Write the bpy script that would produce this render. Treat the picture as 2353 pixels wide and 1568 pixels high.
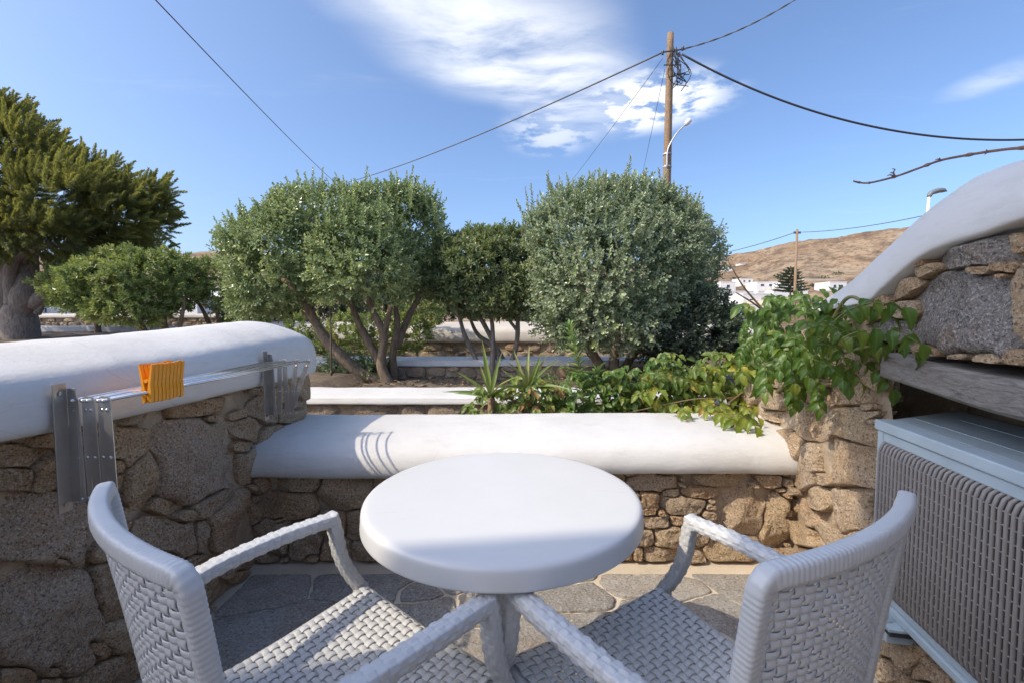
import bpy, bmesh, math, random
import numpy as np
from mathutils import Vector, Matrix

for _o in list(bpy.data.objects):
    bpy.data.objects.remove(_o)
scene = bpy.context.scene
COL = scene.collection
R = math.radians
rng = np.random.default_rng(7)
random.seed(7)

# ------------------------------------------------------------------ camera
FPX, CAMH = 1020.0, 1.15                    # focal length in pixels of a 2352 px wide picture, eye height
PITCH = math.atan(55 / FPX)
cam_data = bpy.data.cameras.new('camera')
cam = bpy.data.objects.new('camera', cam_data)
COL.objects.link(cam)
cam.location = (0, 0, CAMH)
cam.rotation_euler = (math.pi / 2 - PITCH, 0, 0)
cam_data.sensor_width = 36.0
cam_data.lens = 36.0 * FPX / 2352.0
cam_data.clip_start = 0.02
cam_data.clip_end = 6000
scene.camera = cam

# ------------------------------------------------------------------ sun, sky, exposure
SUN_EL, SUN_AZ = R(45), R(25)               # light travels towards +X, turned 25 degrees to +Y
SDIR = Vector((math.cos(SUN_AZ) * math.cos(SUN_EL), math.sin(SUN_AZ) * math.cos(SUN_EL), -math.sin(SUN_EL)))
sd = bpy.data.lights.new('sun', 'SUN')
sun = bpy.data.objects.new('sun', sd)
COL.objects.link(sun)
sd.energy = 2.05
sd.angle = R(0.55)
sd.color = (1.0, 0.88, 0.70)
sun.rotation_euler = SDIR.to_track_quat('-Z', 'Y').to_euler()
SKY_STRENGTH = 0.15
world = bpy.data.worlds.new('World')
scene.world = world
world.use_nodes = True
scene.view_settings.view_transform = 'Standard'
scene.view_settings.look = 'None'
scene.view_settings.exposure = 0.82
scene.view_settings.gamma = 1.0


class NT:
    """tiny helper to write node trees"""
    def __init__(self, tree):
        self.t = tree
        tree.nodes.clear()

    def n(self, typ, ins=None, **kw):
        nd = self.t.nodes.new(typ)
        for k, v in kw.items():
            setattr(nd, k, v)
        if ins:
            for k, v in ins.items():
                self.set(nd, k, v)
        return nd

    def set(self, nd, k, v):
        s = nd.inputs[k]
        if hasattr(v, 'is_output') or isinstance(v, bpy.types.NodeSocket):
            self.t.links.new(v, s)
        elif isinstance(v, bpy.types.Node):
            self.t.links.new(v.outputs[0], s)
        else:
            if s.type == 'RGBA' and not hasattr(v, '__len__'):
                v = (v, v, v, 1)
            if s.type == 'RGBA' and len(v) == 3:
                v = (*v, 1)
            s.default_value = v

    def math(self, op, a, b=0.0, clamp=False):
        nd = self.n('ShaderNodeMath', {0: a, 1: b}, operation=op)
        nd.use_clamp = clamp
        return nd.outputs[0]

    def mix(self, f, a, b, blend='MIX'):
        nd = self.n('ShaderNodeMix', data_type='RGBA', blend_type=blend)
        self.set(nd, 0, f)
        self.set(nd, 6, a)
        self.set(nd, 7, b)
        return nd.outputs[2]

    def noise(self, vec, scale, detail=4, rough=0.55, dist=0.0):
        nd = self.n('ShaderNodeTexNoise', {'Scale': scale, 'Detail': detail, 'Roughness': rough, 'Distortion': dist})
        if vec is not None:
            self.set(nd, 'Vector', vec)
        return nd.outputs[0]

    def ramp(self, f, stops, interp='LINEAR'):
        nd = self.n('ShaderNodeValToRGB', {0: f})
        cr = nd.color_ramp
        cr.interpolation = interp
        while len(cr.elements) > 1:
            cr.elements.remove(cr.elements[-1])
        for i, (p, c) in enumerate(stops):
            e = cr.elements[0] if i == 0 else cr.elements.new(p)
            e.position = p
            if not hasattr(c, '__len__'):
                c = (c, c, c)
            e.color = (*c[:3], 1)
        return nd.outputs[0]

    def maprange(self, v, a, b, c=0.0, d=1.0, smooth=False):
        nd = self.n('ShaderNodeMapRange', {0: v, 1: a, 2: b, 3: c, 4: d})
        nd.interpolation_type = 'SMOOTHSTEP' if smooth else 'LINEAR'
        return nd.outputs[0]


def build_sky():
    t = NT(world.node_tree)
    sky = t.n('ShaderNodeTexSky', sky_type='NISHITA')
    sky.sun_disc = False
    sky.sun_elevation = SUN_EL
    # the node's rotation 0 puts the sun at +Y and turns clockwise
    sky.sun_rotation = math.atan2(-SDIR.x, -SDIR.y)
    sky.air_density = 0.9
    sky.dust_density = 3.0
    sky.ozone_density = 5.5
    sky.altitude = 30
    g = t.n('ShaderNodeTexCoord').outputs['Generated']
    sep = t.n('ShaderNodeSeparateXYZ', {0: g})
    z = t.math('MAXIMUM', sep.outputs[2], 0.03)
    u = t.math('DIVIDE', sep.outputs[0], z)      # position on a flat cloud layer overhead
    v = t.math('DIVIDE', sep.outputs[1], z)
    p = t.n('ShaderNodeCombineXYZ', {0: u, 1: v, 2: 0.0}).outputs[0]
    warp = t.n('ShaderNodeTexNoise', {'Vector': p, 'Scale': 1.3, 'Detail': 3})
    off = t.n('ShaderNodeVectorMath', {0: warp.outputs['Color'], 1: (0.5, 0.5, 0.5)}, operation='SUBTRACT').outputs[0]
    off = t.n('ShaderNodeVectorMath', {0: off, 1: (0.3, 0.3, 0)}, operation='MULTIPLY').outputs[0]
    pw = t.n('ShaderNodeVectorMath', {0: p, 1: off}, operation='ADD').outputs[0]

    def blob(cx, cy, rx, ry, rot):
        m = t.n('ShaderNodeMapping', {'Vector': pw, 'Location': (-cx, -cy, 0)}).outputs[0]
        m = t.n('ShaderNodeMapping', {'Vector': m, 'Rotation': (0, 0, -rot)}).outputs[0]
        m = t.n('ShaderNodeMapping', {'Vector': m, 'Scale': (1 / rx, 1 / ry, 1)}).outputs[0]
        ln = t.n('ShaderNodeVectorMath', {0: m}, operation='LENGTH').outputs['Value']
        return t.maprange(ln, 0.15, 1.0, 1.0, 0.0, True)

    puffn = t.noise(p, 4.5, 9, 0.58, 0.1)
    st = t.n('ShaderNodeMapping', {'Vector': pw, 'Rotation': (0, 0, R(-30)), 'Scale': (1.0, 2.2, 1)}).outputs[0]
    cirr = t.noise(st, 1.7, 9, 0.6, 0.15)
    acc = None
    for (a, w, nz) in CLOUDS:
        b = t.math('MULTIPLY', blob(*a), w)
        b = t.math('MULTIPLY', b, t.maprange(puffn, 0.40, 0.56, 0.0, 1.0, True) if nz else t.maprange(cirr, 0.22, 0.66, 0.0, 0.95, True))
        acc = b if acc is None else t.math('MAXIMUM', acc, b)
    # thin wisps everywhere
    wst = t.n('ShaderNodeMapping', {'Vector': pw, 'Rotation': (0, 0, R(-35)), 'Scale': (0.5, 1.6, 1)}).outputs[0]
    wisp = t.maprange(t.noise(wst, 1.1, 9, 0.7, 0.4), 0.56, 0.90, 0.0, 0.16, True)
    acc = t.math('MAXIMUM', acc, wisp)
    acc = t.math('MINIMUM', acc, 0.96)
    white = (4.6, 4.7, 4.85)
    col = t.mix(acc, sky.outputs[0], white)
    bg = t.n('ShaderNodeBackground', {'Color': col, 'Strength': SKY_STRENGTH})
    t.n('ShaderNodeOutputWorld', {'Surface': bg.outputs[0]})


# ------------------------------------------------------------------ pixel -> place helpers
CAMO = np.array([0, 0, CAMH])


def ray(x, y):
    x = np.asarray(x, float); y = np.asarray(y, float)
    a = (x - 1176) / FPX
    b = -(y - 784) / FPX
    return np.stack([a, math.cos(PITCH) + b * math.sin(PITCH), -math.sin(PITCH) + b * math.cos(PITCH)], -1)


def atZ(x, y, Z):
    d = ray(x, y); return CAMO + d * ((Z - CAMH) / d[..., 2])[..., None]


def atY(x, y, Y):
    d = ray(x, y); return CAMO + d * (Y / d[..., 1])[..., None]


def atX(x, y, X):
    d = ray(x, y); return CAMO + d * (X / d[..., 0])[..., None]


def at_plane(x, y, p0, n):
    d = ray(x, y)
    t = ((np.asarray(p0) - CAMO) @ np.asarray(n)) / (d @ np.asarray(n))
    return CAMO + d * t[..., None]


CLOUDS = []


def cl(px, py):
    d = ray(px, py); return d[0] / d[2], d[1] / d[2]


def cloud(px0, py0, px1, py1, width, w, puffy):
    (x0, y0), (x1, y1) = cl(px0, py0), cl(px1, py1)
    L = math.hypot(x1 - x0, y1 - y0) / 2
    CLOUDS.append((((x0 + x1) / 2, (y0 + y1) / 2, L, width, math.atan2(y1 - y0, x1 - x0)), w, puffy))


cloud(700, -180, 1380, 260, 0.50, 1.0, 0)
cloud(960, -80, 1430, 330, 0.42, 0.95, 0)
cloud(1290, 215, 1690, 265, 0.42, 1.5, 1)
cloud(1330, 300, 1620, 200, 0.40, 1.4, 1)
cloud(1120, 300, 1420, 300, 0.45, 0.55, 1)
cloud(2150, 240, 2500, 90, 0.22, 0.4, 0)
cloud(560, -260, 1180, 120, 0.36, 0.8, 0)
build_sky()


# ------------------------------------------------------------------ numpy noise
def _hash(i, j, k, s):
    h = (i.astype(np.int64) * 374761393 + j.astype(np.int64) * 668265263 + k.astype(np.int64) * 2147483647 + s * 144665) & 0xFFFFFFFF
    h = ((h ^ (h >> 13)) * 1274126177) & 0xFFFFFFFF
    h = ((h ^ (h >> 16)) * 2246822519) & 0xFFFFFFFF
    return ((h ^ (h >> 15)) & 0xFFFF) / 32767.5 - 1.0


def vnoise(P, seed=0):
    P = np.asarray(P, float)
    I = np.floor(P).astype(np.int64)
    F = P - I
    F = F * F * (3 - 2 * F)
    out = 0
    for dx in (0, 1):
        wx = F[..., 0] if dx else 1 - F[..., 0]
        for dy in (0, 1):
            wy = F[..., 1] if dy else 1 - F[..., 1]
            for dz in (0, 1):
                wz = F[..., 2] if dz else 1 - F[..., 2]
                out = out + wx * wy * wz * _hash(I[..., 0] + dx, I[..., 1] + dy, I[..., 2] + dz, seed)
    return out


def fbm(P, octaves=4, seed=0, gain=0.5):
    P = np.asarray(P, float)
    a, s, tot = 1.0, 0, 0
    for o in range(octaves):
        s = s + a * vnoise(P * (2.03 ** o) + 17.3 * o, seed + o)
        tot += a
        a *= gain
    return s / tot


# ------------------------------------------------------------------ object helpers
WM = {}


def mesh_data(name, V, F, smooth=False, attrs=None):
    """F: array (n,k) or list of such arrays or list of tuples"""
    me = bpy.data.meshes.new(name)
    V = np.asarray(V, np.float32).reshape(-1, 3)
    if isinstance(F, np.ndarray):
        F = [F]
    if len(F) and isinstance(F[0], np.ndarray):
        idx = np.concatenate([f.ravel() for f in F]).astype(np.int32)
        cnt = np.concatenate([np.full(len(f), f.shape[1]) for f in F]).astype(np.int32)
    else:
        cnt = np.array([len(f) for f in F], np.int32)
        idx = np.array([i for f in F for i in f], np.int32)
    start = np.concatenate([[0], np.cumsum(cnt)[:-1]]).astype(np.int32)
    me.vertices.add(len(V)); me.vertices.foreach_set('co', V.ravel())
    me.loops.add(len(idx)); me.loops.foreach_set('vertex_index', idx)
    me.polygons.add(len(cnt)); me.polygons.foreach_set('loop_start', start)
    try:
        me.polygons.foreach_set('loop_total', cnt)
    except Exception:
        pass
    me.update(calc_edges=True)
    me.polygons.foreach_set('use_smooth', np.full(len(cnt), bool(smooth)))
    if attrs:
        for k, v in attrs.items():
            a = me.attributes.new(k, 'FLOAT', 'POINT')
            a.data.foreach_set('value', np.asarray(v, np.float32))
    me.validate()
    return me


def obj_from(name, me, mat, parent=None, local=False):
    o = bpy.data.objects.new(name, me)
    COL.objects.link(o)
    if mat is not None and len(me.materials) == 0:
        me.materials.append(M[mat] if isinstance(mat, str) else mat)
    W = Matrix.Identity(4)
    if parent is not None:
        o.parent = parent
        if local:
            W = WM[parent.name].copy()
        else:
            o.matrix_parent_inverse = WM[parent.name].inverted()
    WM[o.name] = W
    return o


def make(name, V, F, mat, parent=None, smooth=False, attrs=None, local=False):
    return obj_from(name, mesh_data(name, V, F, smooth, attrs), mat, parent, local)


def thing(name, label, cat, loc=(0, 0, 0), rz=0.0, group=None):
    o = bpy.data.objects.new(name, None)
    COL.objects.link(o)
    o.empty_display_size = 0.1
    o.location = loc
    o.rotation_euler = (0, 0, rz)
    WM[o.name] = Matrix.Translation(Vector(loc)) @ Matrix.Rotation(rz, 4, 'Z')
    return tag(o, label, cat, group)


def tag(o, label, cat, group=None):
    o['label'] = label
    o['category'] = cat
    if group:
        o['group'] = group
    return o


def struct(o):
    o['kind'] = 'structure'
    return o


class Geo:
    """collects boxes / tubes into one mesh"""
    def __init__(s):
        s.V = []; s.F = []; s.n = 0

    def add(s, V, F):
        V = np.asarray(V, float).reshape(-1, 3)
        s.V.append(V)
        for f in F:
            s.F.append(tuple(int(i) + s.n for i in f))
        s.n += len(V)

    def box(s, lo, hi, bev=0.0):
        a = np.minimum(lo, hi); b = np.maximum(lo, hi)
        s.obox((a + b) / 2, np.eye(3), (b - a) / 2, bev)

    def obox(s, c, ax, h, bev=0.0):
        """oriented box: centre, 3 axes (rows), half sizes; chamfered when bev > 0"""
        c = np.asarray(c, float); ax = np.asarray(ax, float); h = np.asarray(h, float)
        if bev <= 0:
            pts = [c + sx * h[0] * ax[0] + sy * h[1] * ax[1] + sz * h[2] * ax[2] for sz in (-1, 1) for sy in (-1, 1) for sx in (-1, 1)]
            s.add(pts, [(0, 2, 3, 1), (4, 5, 7, 6), (0, 1, 5, 4), (2, 6, 7, 3), (0, 4, 6, 2), (1, 3, 7, 5)])
            return
        bm = bmesh.new()
        bmesh.ops.create_cube(bm, size=2.0)
        for v in bm.verts:
            v.co = Vector((v.co.x * h[0], v.co.y * h[1], v.co.z * h[2]))
        bmesh.ops.bevel(bm, geom=list(bm.edges), offset=bev, segments=2, profile=0.5, affect='EDGES')
        bm.verts.index_update()
        P = np.array([v.co[:] for v in bm.verts])
        s.add(c + P @ ax, [tuple(v.index for v in f.verts) for f in bm.faces])
        bm.free()

    def tube(s, pts, rad, sides=8, cap=True):
        V, F = tube_mesh(pts, rad, sides, cap)
        s.add(V, F)

    def prism(s, poly, o, ax, ay, an, th):
        """polygon in the plane (ax, ay) extruded by th along an"""
        o = np.asarray(o, float); ax = np.asarray(ax, float); ay = np.asarray(ay, float); an = np.asarray(an, float)
        n = len(poly)
        a = [o + p[0] * ax + p[1] * ay for p in poly]
        b = [q + an * th for q in a]
        F = [tuple(range(n))[::-1], tuple(range(n, 2 * n))] + [(i, (i + 1) % n, n + (i + 1) % n, n + i) for i in range(n)]
        s.add(a + b, F)

    def build(s, name, mat, parent=None, smooth=False, local=False):
        me = mesh_data(name, np.concatenate(s.V), s.F, smooth)
        bm = bmesh.new(); bm.from_mesh(me)
        bmesh.ops.recalc_face_normals(bm, faces=bm.faces)
        bm.to_mesh(me); bm.free()
        return obj_from(name, me, mat, parent, local)


def frames(P):
    P = np.asarray(P, float)
    T = np.gradient(P, axis=0)
    T /= np.linalg.norm(T, axis=1)[:, None] + 1e-12
    up = np.array([0, 0, 1.0]) if abs(T[0][2]) < 0.9 else np.array([1.0, 0, 0])
    A = []
    a = np.cross(T[0], up); a /= np.linalg.norm(a)
    for t in T:
        a = a - t * (a @ t); a /= np.linalg.norm(a) + 1e-12
        A.append(a)
    A = np.array(A)
    return T, A, np.cross(T, A)


def ring_faces(nr, ns, closed=True):
    i = np.arange(nr - 1)[:, None]; j = np.arange(ns if closed else ns - 1)[None, :]
    a = i * ns + j; b = i * ns + (j + 1) % ns
    return np.stack([a, b, b + ns, a + ns], -1).reshape(-1, 4)


def tube_mesh(pts, rad, sides=8, cap=True):
    P = np.asarray(pts, float)
    rad = np.broadcast_to(np.asarray(rad, float), (len(P),))
    T, A, B = frames(P)
    th = np.linspace(0, 2 * math.pi, sides, endpoint=False)
    V = P[:, None, :] + rad[:, None, None] * (np.cos(th)[None, :, None] * A[:, None, :] + np.sin(th)[None, :, None] * B[:, None, :])
    F = [tuple(f) for f in ring_faces(len(P), sides)]
    if cap:
        F += [tuple(range(sides))[::-1], tuple((len(P) - 1) * sides + k for k in range(sides))]
    return V.reshape(-1, 3), F


def spline(pts, n):
    """Catmull-Rom through pts, n samples"""
    P = np.asarray(pts, float)
    Q = np.vstack([2 * P[0] - P[1], P, 2 * P[-1] - P[-2]])
    t = np.linspace(0, len(P) - 1 - 1e-9, n)
    i = t.astype(int); u = (t - i)[:, None]
    p0, p1, p2, p3 = Q[i], Q[i + 1], Q[i + 2], Q[i + 3]
    return 0.5 * (2 * p1 + (p2 - p0) * u + (2 * p0 - 5 * p1 + 4 * p2 - p3) * u ** 2 + (-p0 + 3 * p1 - 3 * p2 + p3) * u ** 3)


def resample(P, ds):
    P = np.asarray(P, float)
    d = np.concatenate([[0], np.cumsum(np.linalg.norm(np.diff(P, axis=0), axis=1))])
    n = max(2, int(round(d[-1] / ds)) + 1)
    s = np.linspace(0, d[-1], n)
    return np.stack([np.interp(s, d, P[:, k]) for k in range(P.shape[1])], -1), s


# ------------------------------------------------------------------ materials
M = {}


def new_mat(name):
    m = bpy.data.materials.new(name)
    m.use_nodes = True
    M[name] = m
    t = NT(m.node_tree)
    out = t.n('ShaderNodeOutputMaterial')
    b = t.n('ShaderNodeBsdfPrincipled')
    t.t.links.new(b.outputs[0], out.inputs[0])
    t.b, t.out = b, out
    t.oc = t.n('ShaderNodeTexCoord').outputs['Object']
    return t


def bump(t, h, strength, dist, prev=None):
    ins = {'Strength': strength, 'Distance': dist, 'Height': h}
    if prev is not None:
        ins['Normal'] = prev
    return t.n('ShaderNodeBump', ins).outputs[0]


def simple(name, col, rough=0.5, metal=0.0, var=0.08, nscale=30, bmp=0.0, spec=0.5):
    t = new_mat(name)
    nz = t.noise(t.oc, nscale, 5, 0.6)
    c0 = tuple(max(0, c * (1 - var)) for c in col); c1 = tuple(min(1, c * (1 + var)) for c in col)
    t.set(t.b, 'Base Color', t.ramp(nz, [(0.3, c0), (0.7, c1)]))
    t.set(t.b, 'Roughness', t.maprange(t.noise(t.oc, nscale * 2.3, 4), 0.3, 0.7, rough * 0.85, min(1, rough * 1.15)))
    t.set(t.b, 'Metallic', metal)
    t.set(t.b, 'Specular IOR Level', spec)
    if bmp:
        t.set(t.b, 'Normal', bump(t, t.noise(t.oc, nscale * 4, 5, 0.65), bmp, 0.002))
    return t


def plaster(name, col, dirt, scale=1.0):
    t = new_mat(name)
    big = t.noise(t.oc, 2.5 * scale, 5, 0.6)
    st = t.n('ShaderNodeMapping', {'Vector': t.oc, 'Scale': (1, 1, 5)}).outputs[0]
    mid = t.noise(st, 9 * scale, 6, 0.65)
    c = t.mix(t.maprange(big, 0.42, 0.72, 0, 0.55), col, dirt)
    c = t.mix(t.maprange(mid, 0.52, 0.75, 0, 0.6), c, dirt)
    speck = t.noise(t.oc, 90, 3, 0.7)
    c = t.mix(t.maprange(speck, 0.66, 0.74, 0, 0.25), c, (0.45, 0.40, 0.33))
    t.set(t.b, 'Base Color', c)
    t.set(t.b, 'Roughness', 0.72)
    t.set(t.b, 'Specular IOR Level', 0.3)
    br = t.n('ShaderNodeMapping', {'Vector': t.oc, 'Scale': (10, 10, 45)}).outputs[0]
    nb = bump(t, t.noise(t.oc, 12, 5, 0.55), 0.25, 0.012)
    nb = bump(t, t.noise(t.oc, 45, 6, 0.7), 0.30, 0.005, nb)
    nb = bump(t, t.noise(br, 2.2, 5, 0.65), 0.30, 0.004, nb)
    cr = t.n('ShaderNodeTexVoronoi', {'Vector': t.n('ShaderNodeMapping', {'Vector': t.oc, 'Scale': (1.0, 1.0, 2.4)}).outputs[0], 'Scale': 7.0, 'Randomness': 1.0}, feature='DISTANCE_TO_EDGE').outputs[0]
    cm = t.math('MULTIPLY', t.maprange(cr, 0.0, 0.012, 1, 0), t.maprange(big, 0.5, 0.62, 0, 1))
    t.set(t.b, 'Base Color', t.mix(t.math('MULTIPLY', cm, 0.45), c, (0.40, 0.37, 0.33)))
    nb = bump(t, cm, -0.5, 0.003, nb)
    t.set(t.b, 'Normal', nb)
    return t


def stone(name, cols, speck_dark, speck_light, lich=0.3, scale=1.0):
    """per-stone tone from the object's own random value, blotches, mineral grains, foliation"""
    t = new_mat(name)
    rnd = t.n('ShaderNodeObjectInfo').outputs['Random']
    offv = t.n('ShaderNodeCombineXYZ', {0: t.math('MULTIPLY', rnd, 37.0), 1: t.math('MULTIPLY', rnd, 91.0), 2: t.math('MULTIPLY', rnd, 13.0)}).outputs[0]
    p = t.n('ShaderNodeVectorMath', {0: t.oc, 1: offv}, operation='ADD').outputs[0]
    base = t.ramp(rnd, [(i / max(1, len(cols) - 1), c) for i, c in enumerate(cols)])
    blot = t.noise(p, 9 * scale, 6, 0.65, 0.6)
    c = t.mix(t.maprange(blot, 0.38, 0.62, 0, 0.8), base, t.mix(1.0, base, (0.80, 0.71, 0.62), 'MULTIPLY'))
    rust = t.noise(p, 5 * scale, 5, 0.6, 0.4)
    c = t.mix(t.maprange(rust, 0.55, 0.75, 0, 0.5), c, (0.46, 0.26, 0.12))
    lam = t.n('ShaderNodeMapping', {'Vector': p, 'Rotation': (0.3, 0.2, 0), 'Scale': (12, 12, 60)}).outputs[0]
    lamn = t.noise(lam, 1.3 * scale, 4, 0.6, 0.5)
    c = t.mix(t.maprange(lamn, 0.5, 0.7, 0, 0.35), c, t.mix(1.0, c, (0.68, 0.62, 0.56), 'MULTIPLY'))
    g = t.noise(p, 150 * scale, 3, 0.75)
    c = t.mix(t.maprange(g, 0.52, 0.60, 0, 0.85), c, speck_light)
    g2 = t.noise(p, 125 * scale, 3, 0.75)
    c = t.mix(t.maprange(g2, 0.54, 0.62, 0, 0.9), c, speck_dark)
    ln = t.noise(p, 14 * scale, 7, 0.72, 0.3)
    c = t.mix(t.maprange(ln, 0.60, 0.70, 0, lich), c, (0.52, 0.50, 0.45))
    t.set(t.b, 'Base Color', c)
    t.set(t.b, 'Roughness', 0.85)
    t.set(t.b, 'Specular IOR Level', 0.25)
    nb = bump(t, t.noise(p, 24 * scale, 8, 0.72, 0.3), 1.0, 0.03)
    nb = bump(t, lamn, 0.35, 0.008, nb)
    nb = bump(t, g, 1.0, 0.006, nb)
    t.set(t.b, 'Normal', nb)
    return t


def leafmat(name, stops, rough=0.42, trans=0.28, tcol=(0.35, 0.5, 0.08), vein=False):
    t = new_mat(name)
    if vein:
        tint = t.n('ShaderNodeObjectInfo').outputs['Random']
    else:
        tint = t.n('ShaderNodeAttribute', attribute_name='tint').outputs['Fac']
    c = t.ramp(tint, stops)
    nz = t.noise(t.oc, 60 if not vein else 45, 3)
    c = t.mix(t.maprange(nz, 0.35, 0.7, 0, 0.35), c, t.mix(1.0, c, (0.6, 0.66, 0.6), 'MULTIPLY'))
    if vein:
        ed = t.n('ShaderNodeAttribute', attribute_name='edge').outputs['Fac']
        en = t.math('MULTIPLY', ed, t.maprange(t.noise(t.oc, 35, 3), 0.35, 0.65, 0, 1))
        c = t.mix(t.maprange(en, 0.45, 0.9, 0, 0.75), c, (0.34, 0.30, 0.05))
        rib = t.n('ShaderNodeAttribute', attribute_name='rib').outputs['Fac']
        c = t.mix(t.maprange(rib, 0.5, 1, 0, 0.35), c, (0.30, 0.38, 0.10))
        t.set(t.b, 'Normal', bump(t, rib, -0.4, 0.002))
    t.set(t.b, 'Base Color', c)
    t.set(t.b, 'Roughness', rough)
    t.set(t.b, 'Specular IOR Level', 0.45)
    tr = t.n('ShaderNodeBsdfTranslucent', {'Color': t.mix(0.5, c, tcol)})
    mx = t.n('ShaderNodeMixShader', {0: trans, 1: t.b.outputs[0], 2: tr.outputs[0]})
    t.t.links.new(mx.outputs[0], t.out.inputs[0])
    return t


plaster('white_plaster', (0.69, 0.675, 0.65), (0.58, 0.555, 0.505))
plaster('old_plaster', (0.62, 0.57, 0.50), (0.42, 0.38, 0.33))
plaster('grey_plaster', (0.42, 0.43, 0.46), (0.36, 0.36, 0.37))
stone('wall_stone', [(0.64, 0.45, 0.27), (0.70, 0.50, 0.30), (0.58, 0.44, 0.30), (0.72, 0.54, 0.34), (0.66, 0.42, 0.23), (0.66, 0.52, 0.37)],
      (0.20, 0.14, 0.09), (0.80, 0.66, 0.49), 0.35)
stone('sunny_stone', [(0.66, 0.48, 0.29), (0.72, 0.55, 0.35), (0.60, 0.46, 0.32), (0.70, 0.55, 0.39), (0.63, 0.40, 0.21)],
      (0.20, 0.14, 0.09), (0.82, 0.70, 0.54), 0.25)  # lighter copy of the wall stone tones, sunlight put into the colour
stone('granite', [(0.62, 0.48, 0.345), (0.66, 0.51, 0.365)], (0.18, 0.145, 0.115), (0.80, 0.69, 0.56), 0.5)
stone('grey_granite', [(0.36, 0.33, 0.305), (0.42, 0.38, 0.34)], (0.11, 0.105, 0.10), (0.66, 0.62, 0.58), 0.5)
stone('slate', [(0.46, 0.455, 0.43), (0.54, 0.52, 0.48), (0.40, 0.395, 0.38), (0.58, 0.54, 0.48), (0.50, 0.47, 0.41)], (0.26, 0.25, 0.24), (0.66, 0.63, 0.58), 0.25, 0.7)
stone('garden_stone', [(0.50, 0.38, 0.24), (0.57, 0.46, 0.32), (0.44, 0.35, 0.26), (0.59, 0.47, 0.32), (0.38, 0.33, 0.28), (0.53, 0.35, 0.20)],
      (0.12, 0.09, 0.07), (0.52, 0.46, 0.38), 0.25, 0.8)


def rough_mat(name, c0, c1, scale, bscale=60, bd=0.01):
    t = new_mat(name)
    c = t.ramp(t.noise(t.oc, scale, 7, 0.68, 0.4), [(0.3, c0), (0.7, c1)])
    g = t.noise(t.oc, bscale * 2, 3, 0.7)
    c = t.mix(t.maprange(g, 0.55, 0.7, 0, 0.4), c, tuple(min(1, x * 1.5) for x in c1))
    t.set(t.b, 'Base Color', c)
    t.set(t.b, 'Roughness', 0.9)
    t.set(t.b, 'Specular IOR Level', 0.2)
    t.set(t.b, 'Normal', bump(t, t.noise(t.oc, bscale, 7, 0.7), 0.7, bd))
    return t


rough_mat('mortar', (0.30, 0.235, 0.165), (0.54, 0.43, 0.31), 7)
rough_mat('floor_mortar', (0.54, 0.46, 0.35), (0.68, 0.59, 0.47), 5, 90, 0.004)
rough_mat('soil', (0.10, 0.075, 0.055), (0.24, 0.19, 0.14), 8, 30, 0.03)
rough_mat('litter', (0.16, 0.10, 0.06), (0.34, 0.25, 0.16), 20, 50, 0.01)


def bark(name, c0, c1):
    t = new_mat(name)
    m = t.n('ShaderNodeMapping', {'Vector': t.oc, 'Scale': (1, 1, 0.25)}).outputs[0]
    nz = t.noise(m, 38, 6, 0.65, 0.5)
    t.set(t.b, 'Base Color', t.ramp(nz, [(0.3, c0), (0.68, c1)]))
    t.set(t.b, 'Roughness', 0.9)
    t.set(t.b, 'Specular IOR Level', 0.2)
    t.set(t.b, 'Normal', bump(t, nz, 0.9, 0.015))


bark('bark', (0.13, 0.09, 0.06), (0.30, 0.235, 0.17))
bark('grey_bark', (0.16, 0.13, 0.11), (0.36, 0.31, 0.27))
bark('pole_wood', (0.20, 0.13, 0.08), (0.36, 0.26, 0.17))


def wood(name):
    t = new_mat(name)
    m = t.n('ShaderNodeMapping', {'Vector': t.oc, 'Rotation': (0, 0, R(10.8)), 'Scale': (14, 1.2, 14)}).outputs[0]
    nz = t.noise(m, 4, 8, 0.7, 1.2)
    fine = t.noise(m, 22, 5, 0.7, 0.4)
    c = t.ramp(nz, [(0.28, (0.11, 0.095, 0.085)), (0.5, (0.26, 0.235, 0.21)), (0.72, (0.38, 0.35, 0.32))])
    c = t.mix(t.maprange(fine, 0.5, 0.75, 0, 0.6), c, (0.09, 0.08, 0.07))
    t.set(t.b, 'Base Color', c)
    t.set(t.b, 'Roughness', 0.85)
    nb = bump(t, nz, 0.7, 0.01)
    t.set(t.b, 'Normal', bump(t, fine, 0.7, 0.004, nb))


wood('weathered_wood')
leafmat('leaf_grey_green', [(0.0, (0.140, 0.202, 0.099)), (0.45, (0.277, 0.367, 0.172)), (0.75, (0.458, 0.521, 0.284)), (1.0, (0.610, 0.686, 0.199))], 0.28, 0.24, (0.45, 0.50, 0.10))
leafmat('leaf_silver', [(0.0, (0.146, 0.213, 0.125)), (0.45, (0.278, 0.351, 0.212)), (0.8, (0.461, 0.501, 0.348)), (1.0, (0.485, 0.596, 0.223))], 0.28, 0.24, (0.45, 0.50, 0.10))
leafmat('leaf_bright', [(0.0, (0.089, 0.138, 0.070)), (0.5, (0.219, 0.285, 0.112)), (0.85, (0.395, 0.439, 0.168)), (1.0, (0.672, 0.584, 0.224))], 0.33, 0.32, (0.45, 0.55, 0.06))
leafmat('leaf_long', [(0.0, (0.100, 0.142, 0.083)), (0.5, (0.212, 0.265, 0.136)), (0.85, (0.366, 0.397, 0.219)), (1.0, (0.555, 0.548, 0.236))], 0.33, 0.32, (0.45, 0.55, 0.06))
leafmat('leaf_shade', [(0.0, (0.045, 0.072, 0.045)), (0.6, (0.098, 0.124, 0.083)), (1.0, (0.164, 0.195, 0.120))], 0.5, 0.15)
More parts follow.
